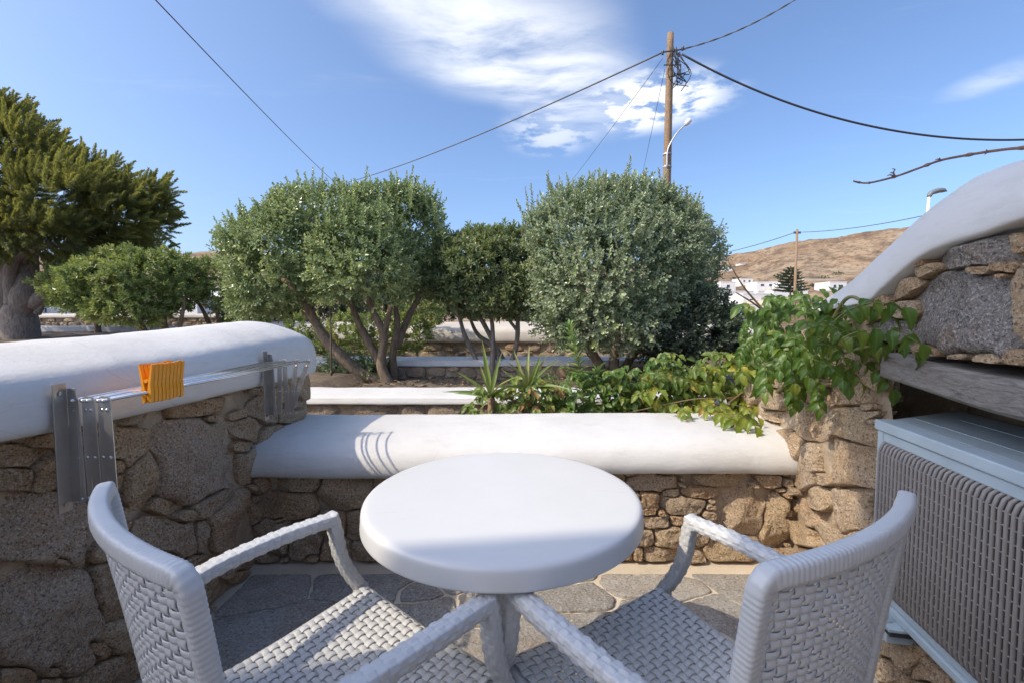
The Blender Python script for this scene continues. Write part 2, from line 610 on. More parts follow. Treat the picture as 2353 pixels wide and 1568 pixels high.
leafmat('cypress_leaf', [(0.0, (0.106, 0.110, 0.054)), (0.4, (0.202, 0.242, 0.095)), (0.75, (0.380, 0.396, 0.121)), (1.0, (0.807, 0.661, 0.163))], 0.6, 0.35, (0.5, 0.45, 0.06))
leafmat('pine_leaf', [(0.0, (0.02, 0.035, 0.025)), (1.0, (0.05, 0.075, 0.045))], 0.6, 0.1)
leafmat('vine_leaf', [(0.0, (0.043, 0.113, 0.019)), (0.5, (0.069, 0.147, 0.023)), (0.85, (0.106, 0.176, 0.028)), (1.0, (0.213, 0.235, 0.033))], 0.40, 0.3, (0.40, 0.5, 0.05), True)
leafmat('creeper_leaf', [(0.0, (0.084, 0.149, 0.022)), (0.4, (0.180, 0.247, 0.033)), (0.8, (0.312, 0.333, 0.050)), (0.93, (0.432, 0.380, 0.055)), (1.0, (0.360, 0.196, 0.044))], 0.42, 0.36, (0.5, 0.5, 0.05), True)
leafmat('yucca_leaf', [(0.0, (0.10, 0.165, 0.045)), (0.6, (0.20, 0.27, 0.07)), (1.0, (0.33, 0.34, 0.11))], 0.4, 0.2, (0.5, 0.5, 0.1), True)
leafmat('spurge_leaf', [(0.0, (0.084, 0.168, 0.049)), (0.6, (0.168, 0.280, 0.084)), (1.0, (0.308, 0.420, 0.112))], 0.4, 0.22, (0.4, 0.5, 0.1), True)
leafmat('dry_leaf', [(0.0, (0.22, 0.10, 0.04)), (1.0, (0.38, 0.22, 0.09))], 0.7, 0.15, (0.4, 0.2, 0.05), True)
simple('stem_green', (0.20, 0.20, 0.07), 0.6)
simple('stem_brown', (0.24, 0.15, 0.08), 0.75)
simple('twig', (0.23, 0.125, 0.08), 0.7, bmp=0.5, nscale=60)
t = simple('table_plastic', (0.68, 0.675, 0.66), 0.34, var=0.025, nscale=5, bmp=0.06)
_sc = t.n('ShaderNodeMapping', {'Vector': t.oc, 'Rotation': (0, 0, 0.6), 'Scale': (9, 70, 9)}).outputs[0]
_sf = t.math('MULTIPLY', t.maprange(t.noise(_sc, 1.0, 6, 0.75), 0.60, 0.72, 0, 1), t.maprange(t.noise(t.oc, 4, 3), 0.48, 0.62, 0, 1))
_bc = [l.from_socket for l in t.t.links if l.to_socket == t.b.inputs['Base Color']][0]
t.set(t.b, 'Base Color', t.mix(t.math('MULTIPLY', _sf, 0.30), _bc, (0.42, 0.41, 0.40)))
simple('chair_plastic', (0.60, 0.60, 0.59), 0.36, var=0.03, nscale=20, bmp=0.05)
simple('table_leg', (0.55, 0.56, 0.57), 0.4, 0.5)
simple('ac_paint', (0.44, 0.53, 0.58), 0.42, var=0.07, nscale=9, bmp=0.06)
simple('ac_grille', (0.27, 0.245, 0.225), 0.42, var=0.06, nscale=14)
simple('ac_fins', (0.05, 0.05, 0.05), 0.6)
simple('ac_wire', (0.36, 0.34, 0.31), 0.45)
simple('rubber', (0.05, 0.05, 0.05), 0.8)
simple('aluminium', (0.62, 0.61, 0.59), 0.36, 0.85, var=0.06, nscale=12)
simple('dull_steel', (0.40, 0.385, 0.36), 0.42, 0.75, var=0.08, nscale=16)
simple('rod_metal', (0.80, 0.80, 0.80), 0.22, 0.85, var=0.03)
simple('rust_screw', (0.30, 0.14, 0.05), 0.7, 0.3)
simple('peg_plastic', (0.90, 0.36, 0.02), 0.4, var=0.04, nscale=15)
simple('black_cable', (0.035, 0.035, 0.04), 0.6)
simple('grey_cable', (0.10, 0.10, 0.10), 0.6)
simple('insulator', (0.07, 0.06, 0.06), 0.3)
simple('lamp_grey', (0.17, 0.20, 0.22), 0.5, 0.0)
simple('lamp_white', (0.75, 0.75, 0.75), 0.45)
simple('galvanised', (0.55, 0.56, 0.56), 0.45, 0.5)
simple('far_white', (0.80, 0.79, 0.77), 0.8, var=0.03, nscale=0.5)
simple('far_cream', (0.66, 0.58, 0.47), 0.85, var=0.08, nscale=0.4)
simple('far_window', (0.07, 0.09, 0.12), 0.25)
simple('blue_shutter', (0.10, 0.22, 0.42), 0.5)
simple('far_roof', (0.45, 0.22, 0.14), 0.8)
simple('far_stone', (0.34, 0.28, 0.22), 0.9, var=0.3, nscale=1.5)
simple('house_wall', (0.80, 0.79, 0.77), 0.75, var=0.03, nscale=3)
simple('door_blue', (0.12, 0.25, 0.40), 0.5)
simple('plastic_white', (0.75, 0.75, 0.75), 0.5)
simple('irrigation', (0.12, 0.08, 0.06), 0.7)


def hill_mat():
    t = new_mat('hill')
    hc = t.n('ShaderNodeMapping', {'Vector': t.oc, 'Rotation': (0, 0, R(36))}).outputs[0]
    hc = t.n('ShaderNodeMapping', {'Vector': hc, 'Scale': (1, 0.22, 1.3)}).outputs[0]
    n1 = t.noise(hc, 0.016, 9, 0.68, 0.7)
    n2 = t.noise(hc, 0.075, 8, 0.72, 0.4)
    c = t.ramp(n1, [(0.3, (0.15, 0.095, 0.06)), (0.45, (0.30, 0.20, 0.12)), (0.58, (0.42, 0.31, 0.20)), (0.72, (0.23, 0.155, 0.10))])
    c = t.mix(t.maprange(n2, 0.47, 0.60, 0, 0.85), c, (0.15, 0.105, 0.075))
    n3 = t.noise(hc, 0.28, 6, 0.75)
    c = t.mix(t.maprange(n3, 0.53, 0.62, 0, 0.8), c, (0.075, 0.065, 0.04))
    n4 = t.noise(hc, 0.035, 6, 0.7, 0.8)
    c = t.mix(t.maprange(n4, 0.60, 0.68, 0, 0.6), c, (0.46, 0.39, 0.29))
    sep = t.n('ShaderNodeSeparateXYZ', {0: t.oc})
    zz = t.math('ADD', t.math('MULTIPLY', sep.outputs[2], 0.17), t.math('MULTIPLY', n1, 3.0))
    band = t.math('FRACT', zz)
    band = t.math('MULTIPLY', t.maprange(band, 0.0, 0.12, 1, 0), t.maprange(n1, 0.42, 0.55, 0, 1))
    c = t.mix(t.math('MULTIPLY', band, 0.6), c, (0.14, 0.11, 0.085))
    t.set(t.b, 'Base Color', c)
    t.set(t.b, 'Roughness', 0.95)
    t.set(t.b, 'Specular IOR Level', 0.1)
    t.set(t.b, 'Normal', bump(t, n2, 0.6, 6.0))


hill_mat()


# ================================================================== THE SETTING
# ------------------------------------------------------------------ terrain
SKYX = np.array([-60, -49, -35, -28, -15, 0, 15, 25.2, 28, 31.0, 33.5, 35.5, 39.0, 41.3, 50, 60])
SKYE = np.array([5.0, 5.5, 6.6, 7.2, 6.8, 6.2, 6.8, 7.15, 7.4, 8.1, 8.35, 8.2, 8.6, 8.8, 9.5, 9.0])


def terrain_h(x, y):
    r = np.hypot(x, y)
    az = np.degrees(np.arctan2(x, y))
    S = np.interp(az, SKYX, SKYE, left=5.0, right=5.0)
    # the sky line is given in the picture plane of a level camera: convert to an elevation angle
    lr = np.log(np.maximum(r, 1.0))
    k = np.log([8, 15, 30, 60, 120, 250, 500, 900])
    f = np.array([0, 0, 0, 0.02, 0.10, 0.36, 0.68, 1.0])
    base = np.array([-6.5, -3.6, -1.4, -0.2, 0.3, 0.0, 0.0, 0.0])
    al = np.interp(lr, k, base) + np.interp(lr, k, f) * S
    h = CAMH + r * np.tan(np.radians(al))
    over = np.clip((r - 900) / 600, 0, 1)
    h = h * (1 - 0.55 * over)
    P = np.stack([x, y, np.zeros_like(x)], -1)
    amp = np.clip((r - 90) / 500, 0, 1)
    h = h + amp * (12 * fbm(P / 160, 5, 3, 0.6) + 5.0 * fbm(P / 34, 4, 9, 0.6))
    return h


def build_terrain():
    rr = np.concatenate([[0.0, 4, 8], np.geomspace(9, 900, 120), np.geomspace(930, 4000, 14)])
    az = np.radians(np.concatenate([np.linspace(-180, 18, 120, endpoint=False), np.linspace(18, 52, 260, endpoint=False), np.linspace(52, 180, 50, endpoint=False)]))
    X = rr[:, None] * np.sin(az)[None]; Y = rr[:, None] * np.cos(az)[None]
    Z = terrain_h(X, Y)
    Z[:3] = np.minimum(Z[3:4], -0.25)
    Z[rr < 20] = np.minimum(Z[rr < 20], np.interp(rr[rr < 20], [0, 8, 20], [-0.25, -0.2, 0.2])[:, None])
    V = np.stack([X, Y, Z], -1).reshape(-1, 3)
    F = ring_faces(len(rr), len(az))
    struct(make('hills', V, F[:, ::-1].copy(), 'hill', smooth=True))


build_terrain()


def ground_height(x, y):
    return float(terrain_h(np.array([x]), np.array([y]))[0])


def build_soil():
    xs = np.arange(-14, 9.01, 0.12); ys = np.arange(-4, 15.01, 0.12)
    X, Y = np.meshgrid(xs, ys, indexing='ij')
    P = np.stack([X, Y, X * 0], -1)
    Z = 0.42 + 0.05 * fbm(P / 0.9, 4, 5) + 0.02 * fbm(P / 0.2, 3, 6)
    Z = np.where(X < -1.7, Z + 0.1 + 0.25 * np.clip((-X - 2.5) / 5, 0, 1), Z)
    Z = Z + 0.12 * np.clip((Y - 6) / 3, 0, 1)
    edge = (X < -13.8) | (X > 8.8) | (Y < -3.8) | (Y > 14.8)
    Z = np.where(edge, -0.6, Z)
    ny = len(ys)
    i, j = np.meshgrid(np.arange(len(xs) - 1), np.arange(ny - 1), indexing='ij')
    a = (i * ny + j)
    cx, cy = xs[i] + 0.06, ys[j] + 0.06
    keep = ~((cx > -1.55) & (cx < 1.75) & (cy < 2.56)) & ~((cx > -7) & (cx < 6) & (cy < -3.0))
    F = np.stack([a, a + ny, a + ny + 1, a + 1], -1)[keep]
    struct(make('garden_soil', np.stack([X, Y, Z], -1).reshape(-1, 3), F, 'soil', smooth=True))


build_soil()


# ------------------------------------------------------------------ stones
def cells(seeds, inside, nth=40, pn=3.0, cap=1.3):
    S = np.asarray([s[:5] for s in seeds], float)
    out = []
    th = np.linspace(0, 2 * math.pi, nth, endpoint=False)
    D = np.stack([np.cos(th), np.sin(th)], -1)
    cs, sn = np.cos(S[:, 4]), np.sin(S[:, 4])

    def metric(P, idx):
        d = P[..., None, :] - S[idx, :2]
        u = np.abs((d[..., 0] * cs[idx] + d[..., 1] * sn[idx]) / S[idx, 2])
        v = np.abs((-d[..., 0] * sn[idx] + d[..., 1] * cs[idx]) / S[idx, 3])
        return (u ** pn + v ** pn) ** (1 / pn)

    for i in range(len(S)):
        tmax = cap * max(S[i, 2], S[i, 3]) * 1.3
        t = np.linspace(0.02, 1, 64) * tmax
        P = S[i, :2] + D[:, None, :] * t[None, :, None]
        dist = np.hypot(*(S[:, :2] - S[i, :2]).T)
        idx = np.where((dist < tmax + 1.4 * np.maximum(S[:, 2], S[:, 3])) & (np.arange(len(S)) != i))[0]
        mi = metric(P, np.array([i]))[..., 0]
        bad = (mi > cap) | ~inside(P)
        if len(idx):
            bad |= metric(P, idx).min(-1) < mi
        first = np.where(bad.any(1), bad.argmax(1), len(t) - 1)
        out.append(t[first])
    return th, out


def fill_seeds(seeds, region, inside, n, rlo, rhi, asp=0.6, rs=None, sep=1.25):
    rs = rs or np.random.default_rng(3)
    S = [tuple(s) for s in seeds]
    x0, y0, x1, y1 = region
    for k in range(n):
        p = np.array([rs.uniform(x0, x1), rs.uniform(y0, y1)])
        if not inside(p[None])[0]:
            continue
        r = rhi - (rhi - rlo) * (k / n)
        A = np.array(S) if S else np.zeros((0, 5))
        if len(A):
            d = p - A[:, :2]
            c, s = np.cos(A[:, 4]), np.sin(A[:, 4])
            u = np.abs(d[:, 0] * c + d[:, 1] * s) / (A[:, 2] + r * 0.75)
            v = np.abs(-d[:, 0] * s + d[:, 1] * c) / (A[:, 3] + r * 0.75 * asp)
            if (np.maximum(u, v) < sep * 0.8).any():
                continue
        S.append((p[0], p[1], r, r * asp * rs.uniform(0.75, 1.2), rs.uniform(-0.35, 0.35)))
    return S


def lay_stones(parent, seeds, inside, to3, nrm, gap, bulge, rough, mats, nth=40, nring=7, seed=0, depth=0.05, freq=9.0, pn=2.6, cap=1.8, name='stone', facet=1.0):
    unit_ = lambda v: v / (np.linalg.norm(v) + 1e-9)
    th, rad = cells(seeds, inside, nth, pn, cap)
    rs = np.random.default_rng(seed + 11)
    nrm = np.asarray(nrm, float)
    rho = np.concatenate([[1.0, 1.0], 1 - (np.linspace(0, 1, nring + 1)[1:-1]) ** 1.7])
    D = np.stack([np.cos(th), np.sin(th)], -1)
    mesh_n = 0
    for (s, r) in zip(seeds, rad):
        c = np.array(s[:2])
        r = np.minimum(r, np.median(r) * 2.4)
        r = np.maximum(r - gap, 0.35 * r)
        r = 0.2 * np.roll(r, 1) + 0.6 * r + 0.2 * np.roll(r, -1)
        jx = np.stack([np.cos(th) * 2.2, np.sin(th) * 2.2, np.full(nth, s[0] * 0.37 + s[1] * 0.11)], -1)
        r = r * (1 + 0.09 * fbm(jx * 1.9, 4, seed, 0.7))
        if r.mean() < gap * 1.2:
            continue
        P2 = c + rho[:, None, None] * r[None, :, None] * D[None]
        P2 = np.concatenate([P2.reshape(-1, 2), c[None]])
        P = to3(P2)
        rh = np.concatenate([np.repeat(rho, nth), [0]])
        b = bulge * rs.uniform(0.6, 1.4)
        size = np.linalg.norm(P[nth:2 * nth] - P[-1], axis=1).mean()
        h = b * (1 - rh ** 14)
        for _ in range(5):                     # chipped facets
            fd = rs.normal(size=3); fd = unit_(fd - nrm * (fd @ nrm))
            h = np.minimum(h, b * rs.uniform(0.75, 1.2) - rs.uniform(0.15, 0.7) * facet * np.maximum(0, (P - P[-1]) @ fd - size * rs.uniform(0.1, 0.7)))
        tv = rs.normal(0, 0.10 * facet, 3)
        h = h + np.clip((P - P[-1]) @ tv, -0.03, 0.03) * (1 - rh ** 3)
        off = rs.uniform(0, 50, 3)
        n1 = fbm(P * freq + off, 4, seed, 0.55)
        n2 = np.abs(fbm(P * freq * 2.6 + off, 4, seed + 5, 0.6))
        n3 = np.abs(vnoise(P * freq * 7 + off, seed + 2))
        h = h + rough * (n1 * 0.9 - n2 * 1.0 - n3 * 0.35) * (0.35 + 0.65 * (1 - rh ** 4))
        h[:nth] = -depth
        V = P + h[:, None] * nrm
        nr = len(rho)
        F = ring_faces(nr, nth)
        last = (nr - 1) * nth
        j = np.arange(nth)
        T = np.stack([last + j, last + (j + 1) % nth, np.full(nth, nr * nth)], -1)
        if np.cross(V[nth + nth // 4] - V[-1], V[nth] - V[-1]) @ nrm > 0:
            F = F[:, ::-1]; T = T[:, ::-1]
        m = mats[int(rs.integers(len(mats)))]
        if len(s) > 5:
            m = s[5]
        make(name, V, [F.copy(), T.copy()], m, parent, smooth=True)
        mesh_n += 1
    return mesh_n


def mortar_grid(to3uv, us, vs, nrm, keep, depth, amp, freq=14, seed=1):
    U, Vv = np.meshgrid(us, vs, indexing='ij')
    P = to3uv(U, Vv)
    h = -depth + amp * fbm(P * freq, 5, seed, 0.6)
    P = P + h[..., None] * np.asarray(nrm)
    nv = len(vs)
    i, j = np.meshgrid(np.arange(len(us) - 1), np.arange(nv - 1), indexing='ij')
    a = i * nv + j
    k = keep(0.5 * (us[i] + us[i + 1]), 0.5 * (vs[j] + vs[j + 1]))
    F = np.stack([a, a + nv, a + nv + 1, a + 1], -1)[k]
    return P.reshape(-1, 3), F


def sweep_plaster(rings, amp=0.006, freq=6, lipamp=0.01, seed=0, cap0=True, cap1=True):
    """rings: (nr, ns, 3) open sections; hand-trowelled unevenness added along the surface normal"""
    Rg = np.asarray(rings, float)
    nr, ns, _ = Rg.shape
    du = np.gradient(Rg, axis=0); dv = np.gradient(Rg, axis=1)
    N = np.cross(du, dv); N /= np.linalg.norm(N, axis=2)[..., None] + 1e-9
    n = fbm(Rg * freq, 4, seed, 0.5)
    n2 = fbm(Rg * freq * 5, 3, seed + 3, 0.5)
    P = Rg + N * (amp * n + 0.18 * amp * n2)[..., None]
    lw = np.zeros(ns); lw[:3] = [1, 0.8, 0.35]; lw[-3:] = [0.35, 0.8, 1]
    P[..., 2] += lipamp * fbm(np.stack([Rg[..., 0] * 7, Rg[..., 1] * 7, Rg[..., 0] * 0], -1), 4, seed + 8, 0.65) * lw[None]
    F = [ring_faces(nr, ns, False)]
    V = P.reshape(-1, 3)
    if cap0:
        V = np.vstack([V, P[0].mean(0)]); k = len(V) - 1
        j = np.arange(ns - 1); F.append(np.stack([j, j + 1, np.full(ns - 1, k)], -1))
    if cap1:
        V = np.vstack([V, P[-1].mean(0)]); k = len(V) - 1
        j = np.arange(ns - 1) + (nr - 1) * ns; F.append(np.stack([j + 1, j, np.full(ns - 1, k)], -1))
    return V, F


# ------------------------------------------------------------------ terrace floor
def build_floor():
    g = Geo()
    xs = np.arange(-1.6, 1.91, 0.05); ys = np.arange(-3.65, 2.12, 0.05)
    X, Y = np.meshgrid(xs, ys, indexing='ij')
    Z = 0.004 * fbm(np.stack([X, Y, X * 0], -1) * 3, 3, 2)
    ny = len(ys)
    i, j = np.meshgrid(np.arange(len(xs) - 1), np.arange(ny - 1), indexing='ij')
    a = (i * ny + j).ravel()
    F = np.stack([a, a + ny, a + ny + 1, a + 1], -1)
    fl = struct(make('terrace_floor', np.stack([X, Y, Z], -1).reshape(-1, 3), F, 'floor_mortar', smooth=True))
    inside = lambda P: (P[..., 0] > -1.16) & (P[..., 0] < 1.19 + 0.19 * (P[..., 1] - 1.5)) & (P[..., 1] > -0.6) & (P[..., 1] < 1.93)
    rs = np.random.default_rng(21)
    seeds = [(-0.85, 1.55, 0.26, 0.17, 0.2), (-0.80, 1.15, 0.24, 0.16, -0.3), (-0.35, 1.62, 0.14, 0.1, 0.5), (0.23, 1.78, 0.14, 0.09, 0.1),
             (0.18, 1.50, 0.20, 0.12, 0.25), (0.62, 1.82, 0.20, 0.07, -0.12), (0.86, 1.60, 0.12, 0.20, 0.5), (0.5, 1.5, 0.14, 0.12, 0.3), (-0.1, 1.72, 0.1, 0.09, 0)]
    seeds = fill_seeds(seeds, (-1.2, -0.6, 1.3, 1.95), inside, 1500, 0.06, 0.2, 0.8, rs, 1.15)
    to3 = lambda P: np.concatenate([P, np.full(P.shape[:-1] + (1,), 0.008)], -1)
    lay_stones(fl, seeds, inside, to3, (0, 0, 1), 0.013, 0.003, 0.0025, ['slate'], 64, 6, 5, 0.02, 8, 2.0, 2.2, 'flagstone', 0.0)


build_floor()

# ------------------------------------------------------------------ left wall
def build_left_wall():
    t = thing('stone_wall', 'tall rubble stone wall on the left with a thick white rounded plaster top', 'wall', (-1.4, 1.0, 0))
    XP = -1.18
    p0 = np.array([XP, 0, 0]); n = np.array([1.0, 0, 0])
    to3 = lambda P: at_plane(P[..., 0], P[..., 1], p0, n)
    cx = [-900, 0, 300, 590, 690, 760]; cy = [1200, 985, 932, 868, 800, 790]

    def inside(P):
        Q = to3(P)
        return (P[..., 1] > np.interp(P[..., 0], cx, cy)) & (P[..., 0] < 712) & (Q[..., 2] > 0.012) & (P[..., 0] > -520) & (P[..., 1] < 1950)

    G = 'granite'; S = 'wall_stone'
    px = [(448, 1058, 92, 100, 0.1, G), (300, 1020, 42, 42, 0.2, S), (462, 935, 95, 20, -0.12, S), (308, 952, 44, 26, -0.1, S), (511, 893, 50, 18, -0.15, S),
          (121, 1215, 135, 72, 0.05, G), (95, 1425, 115, 118, 0.15, G), (280, 1345, 58, 68, 0.1, S), (262, 1258, 58, 28, -0.2, S), (490, 1153, 54, 22, -0.45, S),
          (333, 1095, 30, 58, 0.12, S), (418, 1235, 42, 38, 0, S), (467, 1238, 20, 34, 0, S), (540, 1195, 50, 62, 0, S), (308, 1440, 70, 32, -0.55, S), (352, 1500, 92, 30, -0.6, S),
          (44, 1047, 52, 26, -0.1, S), (33, 1098, 42, 26, 0.1, S), (93, 1090, 26, 38, 0.1, S), (110, 1010, 60, 15, -0.2, S), (200, 1110, 60, 30, 0, S), (210, 1030, 40, 38, 0, S), (215, 980, 40, 22, 0, S),
          (566, 985, 30, 26, 0, S), (576, 1068, 28, 36, 0, S), (556, 1025, 22, 14, 0.1, S), (670, 835, 26, 22, 0, S), (690, 880, 20, 24, 0, S), (650, 905, 30, 18, 0, S), (610, 940, 30, 24, 0, S),
          (540, 1290, 50, 22, -0.5, S), (440, 1310, 50, 26, -0.6, S), (400, 1380, 60, 26, -0.6, S), (470, 1345, 40, 22, -0.7, S), (250, 1560, 70, 30, -0.5, S),
          (-120, 1330, 90, 80, 0, S), (-140, 1130, 80, 60, 0, S), (-100, 1560, 110, 80, 0, G), (60, 1640, 120, 60, 0, S)]
    seeds = fill_seeds([s[:5] for s in px], (-520, 780, 712, 1950), inside, 1800, 12, 46, 0.6, np.random.default_rng(5), 1.12)
    seeds = px + [s for s in seeds[len(px):]]
    lay_stones(t, seeds, inside, to3, n, 3.2, 0.020, 0.016, ['wall_stone'], 80, 15, 3, 0.05, 11)
    us = np.arange(-0.9, 2.585, 0.02); vs = np.arange(-0.01, 0.93, 0.02)
    V, F = mortar_grid(lambda u, v: np.stack([np.full_like(u, XP), u, v], -1), us, vs, n, lambda u, v: u < 9, 0.026, 0.018)
    g = Geo()
    g.box((-1.66, -0.95, -0.1), (-1.215, 2.57, 0.93))
    make('mortar_core', np.vstack([V, np.concatenate(g.V)]), [F, np.array(g.F) + len(V)], 'mortar', t, smooth=False)
    # far end face
    to3e = lambda P: np.stack([P[..., 0], np.full(P.shape[:-1], 2.575), P[..., 1]], -1)
    ins = lambda P: (P[..., 0] > -1.66) & (P[..., 0] < -1.2) & (P[..., 1] > 0.35) & (P[..., 1] < 0.9)
    lay_stones(t, fill_seeds([], (-1.66, 0.35, -1.2, 0.9), ins, 300, 0.05, 0.11, 0.7), ins, to3e, (0, 1, 0), 0.008, 0.02, 0.01, ['wall_stone'], 24, 5, 4)
    # coping
    sec = spline([(-1.195, 0.835), (-1.15, 0.838), (-1.126, 0.856), (-1.12, 0.91), (-1.124, 0.972), (-1.145, 1.018), (-1.195, 1.048), (-1.30, 1.082), (-1.42, 1.10),
                  (-1.55, 1.085), (-1.66, 1.035), (-1.72, 0.96), (-1.715, 0.88), (-1.64, 0.84)], 44)
    ys = np.concatenate([np.arange(-0.95, 2.44, 0.025), 2.44 + 0.2 * np.sin(np.linspace(0, math.pi / 2, 15))])
    rings = []
    for y in ys:
        zl = np.interp(y, [0.3, 1.0, 1.36, 2.04, 2.46], [0.895, 0.868, 0.85, 0.835, 0.825])
        zc = np.interp(y, [0.3, 1.23, 1.87, 2.35, 2.64], [1.06, 1.072, 1.103, 1.128, 1.120])
        f = (sec[:, 1] - 0.835) / (1.10 - 0.835)
        x, z = sec[:, 0].copy(), zl + f * (zc - zl)
        k = math.sqrt(max(0.0, 1 - (max(0, y - 2.44) / 0.2) ** 2))
        k2 = 0.45 + 0.55 * k
        x = -1.42 + (x + 1.42) * (0.72 + 0.28 * k)
        z = zl + (z - zl) * k2
        rings.append(np.stack([x, np.full_like(x, y), z], -1))
    V, F = sweep_plaster(rings, 0.009, 3, 0.026, 4)
    make('coping', V, F, 'white_plaster', t, smooth=True)


build_left_wall()

# ------------------------------------------------------------------ low wall at the back of the terrace
def build_bench():
    t = thing('low_wall', 'low rubble stone wall behind the table with a thick white plaster seat top', 'wall', (0, 2.3, 0))
    YP = 2.025
    p0 = np.array([0, YP, 0]); n = np.array([0, -1.0, 0])
    to3 = lambda P: at_plane(P[..., 0], P[..., 1], p0, n)

    def inside(P):
        Q = to3(P)
        return (Q[..., 2] > 0.012) & (Q[..., 2] < 0.455) & (P[..., 0] > 580) & (P[..., 0] < 1815)

    px = [(1500, 1105, 58, 18, 0), (1646, 1100, 80, 13, 0.05), (1766, 1101, 30, 17, 0), (1610, 1131, 42, 12, 0), (1572, 1158, 52, 20, 0.1), (1488, 1156, 24, 27, 0),
          (1707, 1178, 70, 60, 0), (1505, 1198, 33, 15, 0), (1558, 1195, 20, 10, 0), (1538, 1232, 38, 24, 0), (1480, 1234, 28, 18, 0), (1682, 1262, 75, 34, -0.05),
          (1517, 1280, 42, 22, 0), (1465, 1274, 11, 19, 0), (1429, 1272, 24, 24, 0), (1775, 1200, 32, 60, 0), (1600, 1225, 30, 40, 0), (1600, 1282, 26, 18, 0),
          (681, 1109, 55, 18, 0), (795, 1128, 58, 42, 0), (664, 1160, 60, 30, 0), (630, 1232, 38, 40, 0), (702, 1238, 40, 42, 0), (832, 1202, 36, 36, 0), (760, 1205, 34, 30, 0),
          (770, 1262, 36, 24, 0), (850, 1262, 44, 24, 0), (900, 1120, 44, 30, 0), (905, 1190, 40, 34, 0), (990, 1140, 50, 40, 0), (950, 1250, 50, 30, 0),
          (1080, 1120, 50, 26, 0), (1090, 1190, 52, 40, 0), (1060, 1260, 50, 28, 0), (1180, 1140, 50, 36, 0), (1200, 1220, 60, 36, 0), (1300, 1110, 60, 24, 0), (1310, 1180, 50, 40, 0),
          (1330, 1255, 50, 32, 0), (1400, 1150, 40, 40, 0), (1410, 1215, 30, 24, 0)]
    seeds = fill_seeds(px, (580, 1070, 1815, 1310), inside, 1500, 9, 26, 0.6, np.random.default_rng(9), 1.1)
    lay_stones(t, seeds, inside, to3, n, 3.0, 0.026, 0.013, ['sunny_stone'], 60, 11, 7, 0.05, 13)
    us = np.arange(-1.22, 1.42, 0.02); vs = np.arange(-0.01, 0.5, 0.02)
    V, F = mortar_grid(lambda u, v: np.stack([u, np.full_like(u, YP), v], -1), us, vs, n, lambda u, v: u < 9, 0.026, 0.016, 14, 4)
    g = Geo(); g.box((-1.24, 2.06, -0.1), (1.44, 2.62, 0.47))
    make('mortar_core', np.vstack([V, np.concatenate(g.V)]), [F[:, ::-1].copy(), np.array(g.F) + len(V)], 'mortar', t)
    sec = spline([(2.04, 0.428), (2.0, 0.43), (1.972, 0.448), (1.968, 0.49), (1.995, 0.54), (2.06, 0.575), (2.16, 0.592), (2.32, 0.597), (2.48, 0.594), (2.6, 0.586), (2.655, 0.555), (2.665, 0.48), (2.65, 0.38)], 40)
    rings = []
    for x in np.arange(-1.26, 1.56, 0.03):
        dz = 0.012 * math.sin(x * 2.1 + 0.5)
        rings.append(np.stack([np.full(len(sec), x), sec[:, 0] - 0.02 * math.cos(x * 1.3), sec[:, 1] + dz * np.linspace(1, 0.4, len(sec))], -1))
    V, F = sweep_plaster(rings, 0.008, 4.5, 0.03, 12)
    make('seat_top', V, F, 'white_plaster', t, smooth=True)
    # splashes of whitewash where the plaster meets the rough stone
    return t


build_bench()

# ------------------------------------------------------------------ right wall with niche, beam and curved plaster parapet
RP = np.array([1.20, 1.5, 0.0])
RD = np.array([0.187, 0.982, 0.0]); RD /= np.linalg.norm(RD)
RN = np.array([-RD[1], RD[0], 0.0])


def rpos(s, z, out=0.0):
    """point on the right wall: s metres along it from RP, height z, out metres proud"""
    s = np.asarray(s, float)
    return RP + s[..., None] * RD + np.asarray(z, float)[..., None] * np.array([0, 0, 1.0]) + np.asarray(out, float)[..., None] * RN


